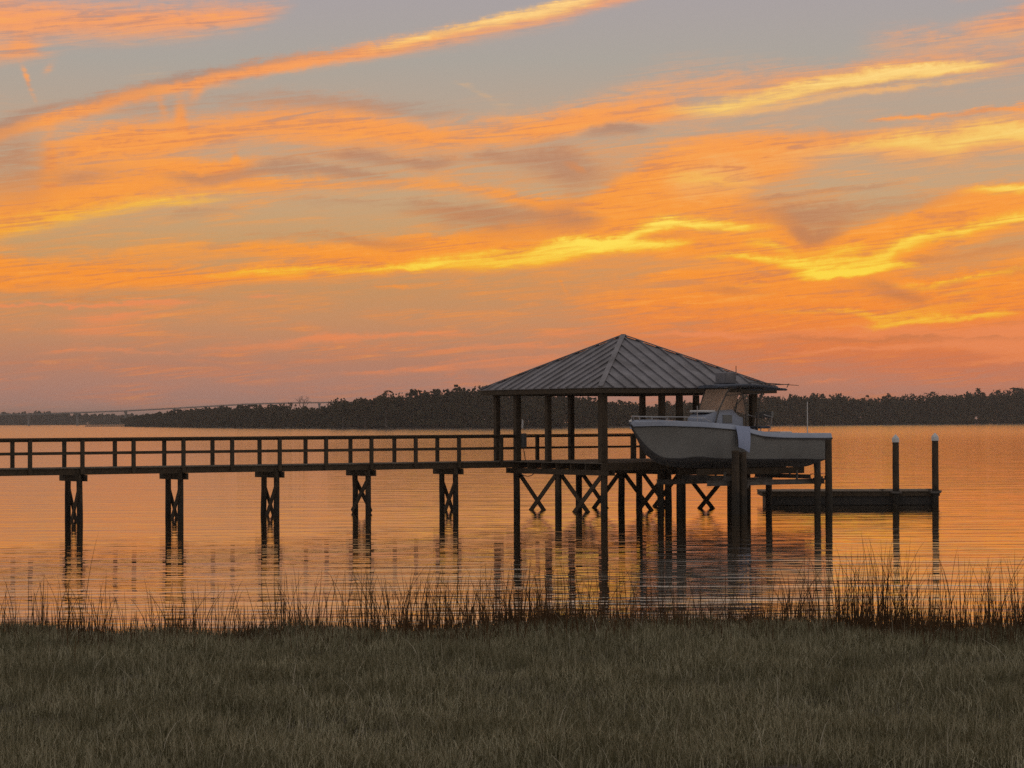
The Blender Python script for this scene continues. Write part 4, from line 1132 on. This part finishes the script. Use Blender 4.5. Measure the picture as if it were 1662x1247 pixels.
# hard top
TZ = 4.86
tt_ = MB()
rings = []
for k in range(13):
    t = k / 12; x = 3.75 + 3.25 * t; z = TZ + .10 * math.sin(math.pi * min(1, t * 1.1)) - .10 * t
    w = 1.02 * (1 - .35 * (1 - min(1, t * 5)) ** 2) * (1 - .12 * max(0, t - .85) / .15)
    rings.append([(x, -w, z), (x, -w * .85, z + .05), (x, 0, z + .085), (x, w * .85, z + .05), (x, w, z), (x, w * .9, z - .045), (x, 0, z - .03), (x, -w * .9, z - .045)])
tt_.loft(rings, close=True, caps=True)
top = part(tt_, 'hard_top', M['canvas'], bo)
m = MB()
for sg in (-1, 1):
    m.tube([(3.62, sg * .60, 3.42), (3.78, sg * .62, 3.95), (4.10, sg * .70, 4.60), (4.25, sg * .78, TZ)], .030, 7)
    m.tube([(5.15, sg * .60, 2.6), (5.12, sg * .62, 3.8), (4.92, sg * .70, 4.5), (4.7, sg * .78, TZ)], .030, 7)
    m.tube([(5.62, sg * .66, 2.6), (5.66, sg * .68, 3.6), (5.75, sg * .72, 4.4), (5.9, sg * .8, TZ - .02)], .030, 7)
    m.tube([(4.06, sg * .69, 4.52), (5.85, sg * .75, 4.62)], .02, 6)
    m.tube([(4.5, sg * .66, 4.02), (4.95, sg * .70, 4.50)], .02, 6)
for x in (4.2, 5.85): m.tube([(x, -.78, TZ - .05), (x, .78, TZ - .05)], .022, 6)
part(m, 'hard_top_frame', M['steel'], bo)
# rod-holder rack along the back of the hard top and folded outriggers
m = MB()
for sg in (-1, 1):
    m.tube([(5.0, sg * .9, TZ + .16), (6.2, sg * .92, TZ + .13), (7.55, sg * .9, TZ + .06)], [.022, .02, .012], 6)
    for x in (5.6, 6.3, 6.95): m.tube([(x, sg * .9, TZ - .02), (x + .10, sg * .91, TZ + .13)], .018, 5)
m.tube([(7.0, -.9, TZ + .10), (7.0, .9, TZ + .10)], .018, 6)
part(m, 'rod_rack', M['steel'], bo)
eb = part(MB().box(4.40, 4.90, -.30, .35, TZ + .13, TZ + .58, .03), 'electronics_box', M['roof'], bo)
part(MB().tube([(4.9, -.3, TZ + .56), (4.9, -.3, TZ + .82)], .016, 5), 'stub_antenna', M['black'], eb)
# clear vinyl curtains between the console and the hard top
def pane(a, b, c, d, nm='vinyl_curtain'):
    q = [Vector(p) for p in (a, b, c, d)]
    n = (q[1] - q[0]).cross(q[3] - q[0]).normalized() * .004
    return part(MB().add([p + n for p in q] + [p - n for p in q], [(0, 1, 2, 3), (7, 6, 5, 4), (0, 4, 5, 1), (1, 5, 6, 2), (2, 6, 7, 3), (3, 7, 4, 0)]), nm, M['vinyl'], bo)
pane((3.74, -.56, 3.92), (3.74, .56, 3.92), (4.20, .70, TZ - .09), (4.20, -.70, TZ - .09), 'windshield')
pane((3.82, -.63, 3.96), (4.50, -.63, 3.99), (4.72, -.74, TZ - .22), (4.16, -.72, TZ - .22))
pane((4.62, -.63, 3.9), (5.08, -.64, 3.80), (4.95, -.72, TZ - .30), (4.78, -.72, TZ - .22))
pane((5.02, .60, 3.75), (5.55, .64, 3.72), (5.70, .72, TZ - .2), (4.95, .72, TZ - .2))
pane((3.82, .63, 3.96), (4.95, .63, 3.99), (4.90, .72, TZ - .2), (4.16, .72, TZ - .2))
# leaning post
m = MB(); m.box(5.95, 6.45, -.48, .48, 3.24, 3.34, .03)
lp = part(m, 'helm_seat', M['canvas'], bo)
part(MB().box(6.50, 6.60, -.50, .50, 3.66, 3.90, .03), 'backrest', M['gelhull'], lp)
m = MB()
for sg in (-1, 1):
    for x in (6.0, 6.42): m.tube([(x, sg * .44, 2.5), (x, sg * .44, 3.25)], .02, 6)
    m.tube([(6.44, sg * .49, 3.2), (6.52, sg * .50, 3.70), (6.1, sg * .5, 3.78)], .018, 6)
part(m, 'helm_seat_frame', M['alu'], lp)
part(MB().box(6.9, 7.5, -.55, .55, 2.5, 3.12, .03), 'cooler_seat', M['white'], bo)
part(MB().tube([(7.75, -1.18, 3.0), (7.75, -1.18, 3.35), (7.75, -1.18, 4.28)], [.028, .02, .016], 6), 'light_pole', M['white'], bo)
# added pale panel over the near topside, in place of a sky-reflecting patch
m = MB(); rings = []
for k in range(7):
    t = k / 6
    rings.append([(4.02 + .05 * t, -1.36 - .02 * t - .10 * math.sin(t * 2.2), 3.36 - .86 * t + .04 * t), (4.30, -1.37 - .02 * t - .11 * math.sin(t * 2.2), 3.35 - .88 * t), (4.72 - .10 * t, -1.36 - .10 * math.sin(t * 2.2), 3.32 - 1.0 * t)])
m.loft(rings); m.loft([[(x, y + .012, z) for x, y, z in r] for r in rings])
part(m, 'sheen_panel', M['palesheen'], bo)
# outboard
ob = MB(); rings = []
for z, x0_, x1_, w in ((2.42, 9.0, 9.55, .17), (2.5, 8.98, 9.62, .23), (2.75, 8.96, 9.66, .25), (2.95, 9.0, 9.60, .22), (3.02, 9.1, 9.48, .12)):
    rings.append([(x0_, -w * .7, z), ((x0_ + x1_) / 2, -w, z), (x1_, -w * .6, z), (x1_, w * .6, z), ((x0_ + x1_) / 2, w, z), (x0_, w * .7, z)])
ob.loft(rings, close=True, caps=True)
part(ob, 'outboard_cowling', M['black'], bo)
ob = MB(); rings = []
for z, x0_, x1_, w in ((2.42, 9.02, 9.5, .13), (2.0, 9.08, 9.42, .09), (1.4, 9.12, 9.42, .06), (1.18, 9.1, 9.5, .045), (.92, 9.18, 9.44, .03)):
    rings.append([(x0_, -w * .4, z), ((x0_ + x1_) / 2, -w, z), (x1_, -w * .3, z), (x1_, w * .3, z), ((x0_ + x1_) / 2, w, z), (x0_, w * .4, z)])
ob.loft(rings, close=True, caps=True)
ob.tube([(8.98, 0, 1.20), (9.08, 0, 1.20), (9.45, 0, 1.20), (9.56, 0, 1.20)], [.02, .07, .07, .05], 10)
ob.box(9.0, 9.62, -.13, .13, 1.405, 1.425)
leg = part(ob, 'outboard_leg', M['black'], bo)
pr = MB()
for k in range(3):
    a = k * 2.094 + .5; c, s_ = math.cos(a), math.sin(a)
    pts = [(9.58, .05 * c, 1.20 + .05 * s_), (9.55, .17 * math.cos(a - .5), 1.20 + .17 * math.sin(a - .5)), (9.60, .20 * c, 1.20 + .20 * s_), (9.64, .16 * math.cos(a + .45), 1.20 + .16 * math.sin(a + .45))]
    pr.add(pts, [(0, 1, 2, 3)])
pr.tube([(9.565, 0, 1.2), (9.66, 0, 1.2)], [.05, .03], 8)
part(pr, 'propeller', M['steel'], leg)

# ------------------------------------------------------------------ evening haze over the river
hm = bpy.data.materials.new('haze'); hm.use_nodes = True
T = NT(hm.node_tree); T.n.clear()
pvn = T.n.new('ShaderNodeVolumePrincipled')
pvn.inputs['Color'].default_value = (.95, .90, .86, 1)
pvn.inputs['Density'].default_value = .00013
pvn.inputs['Anisotropy'].default_value = .3
o_ = T.n.new('ShaderNodeOutputMaterial'); T.l.new(pvn.outputs[0], o_.inputs['Volume'])
hz = MB().box(-9300, 9300, -700, 12300, -3.2, 46).build('haze', hm, label='thin warm evening haze lying over the whole river', cat='haze', kind='stuff')
scene.cycles.volume_bounces = 0
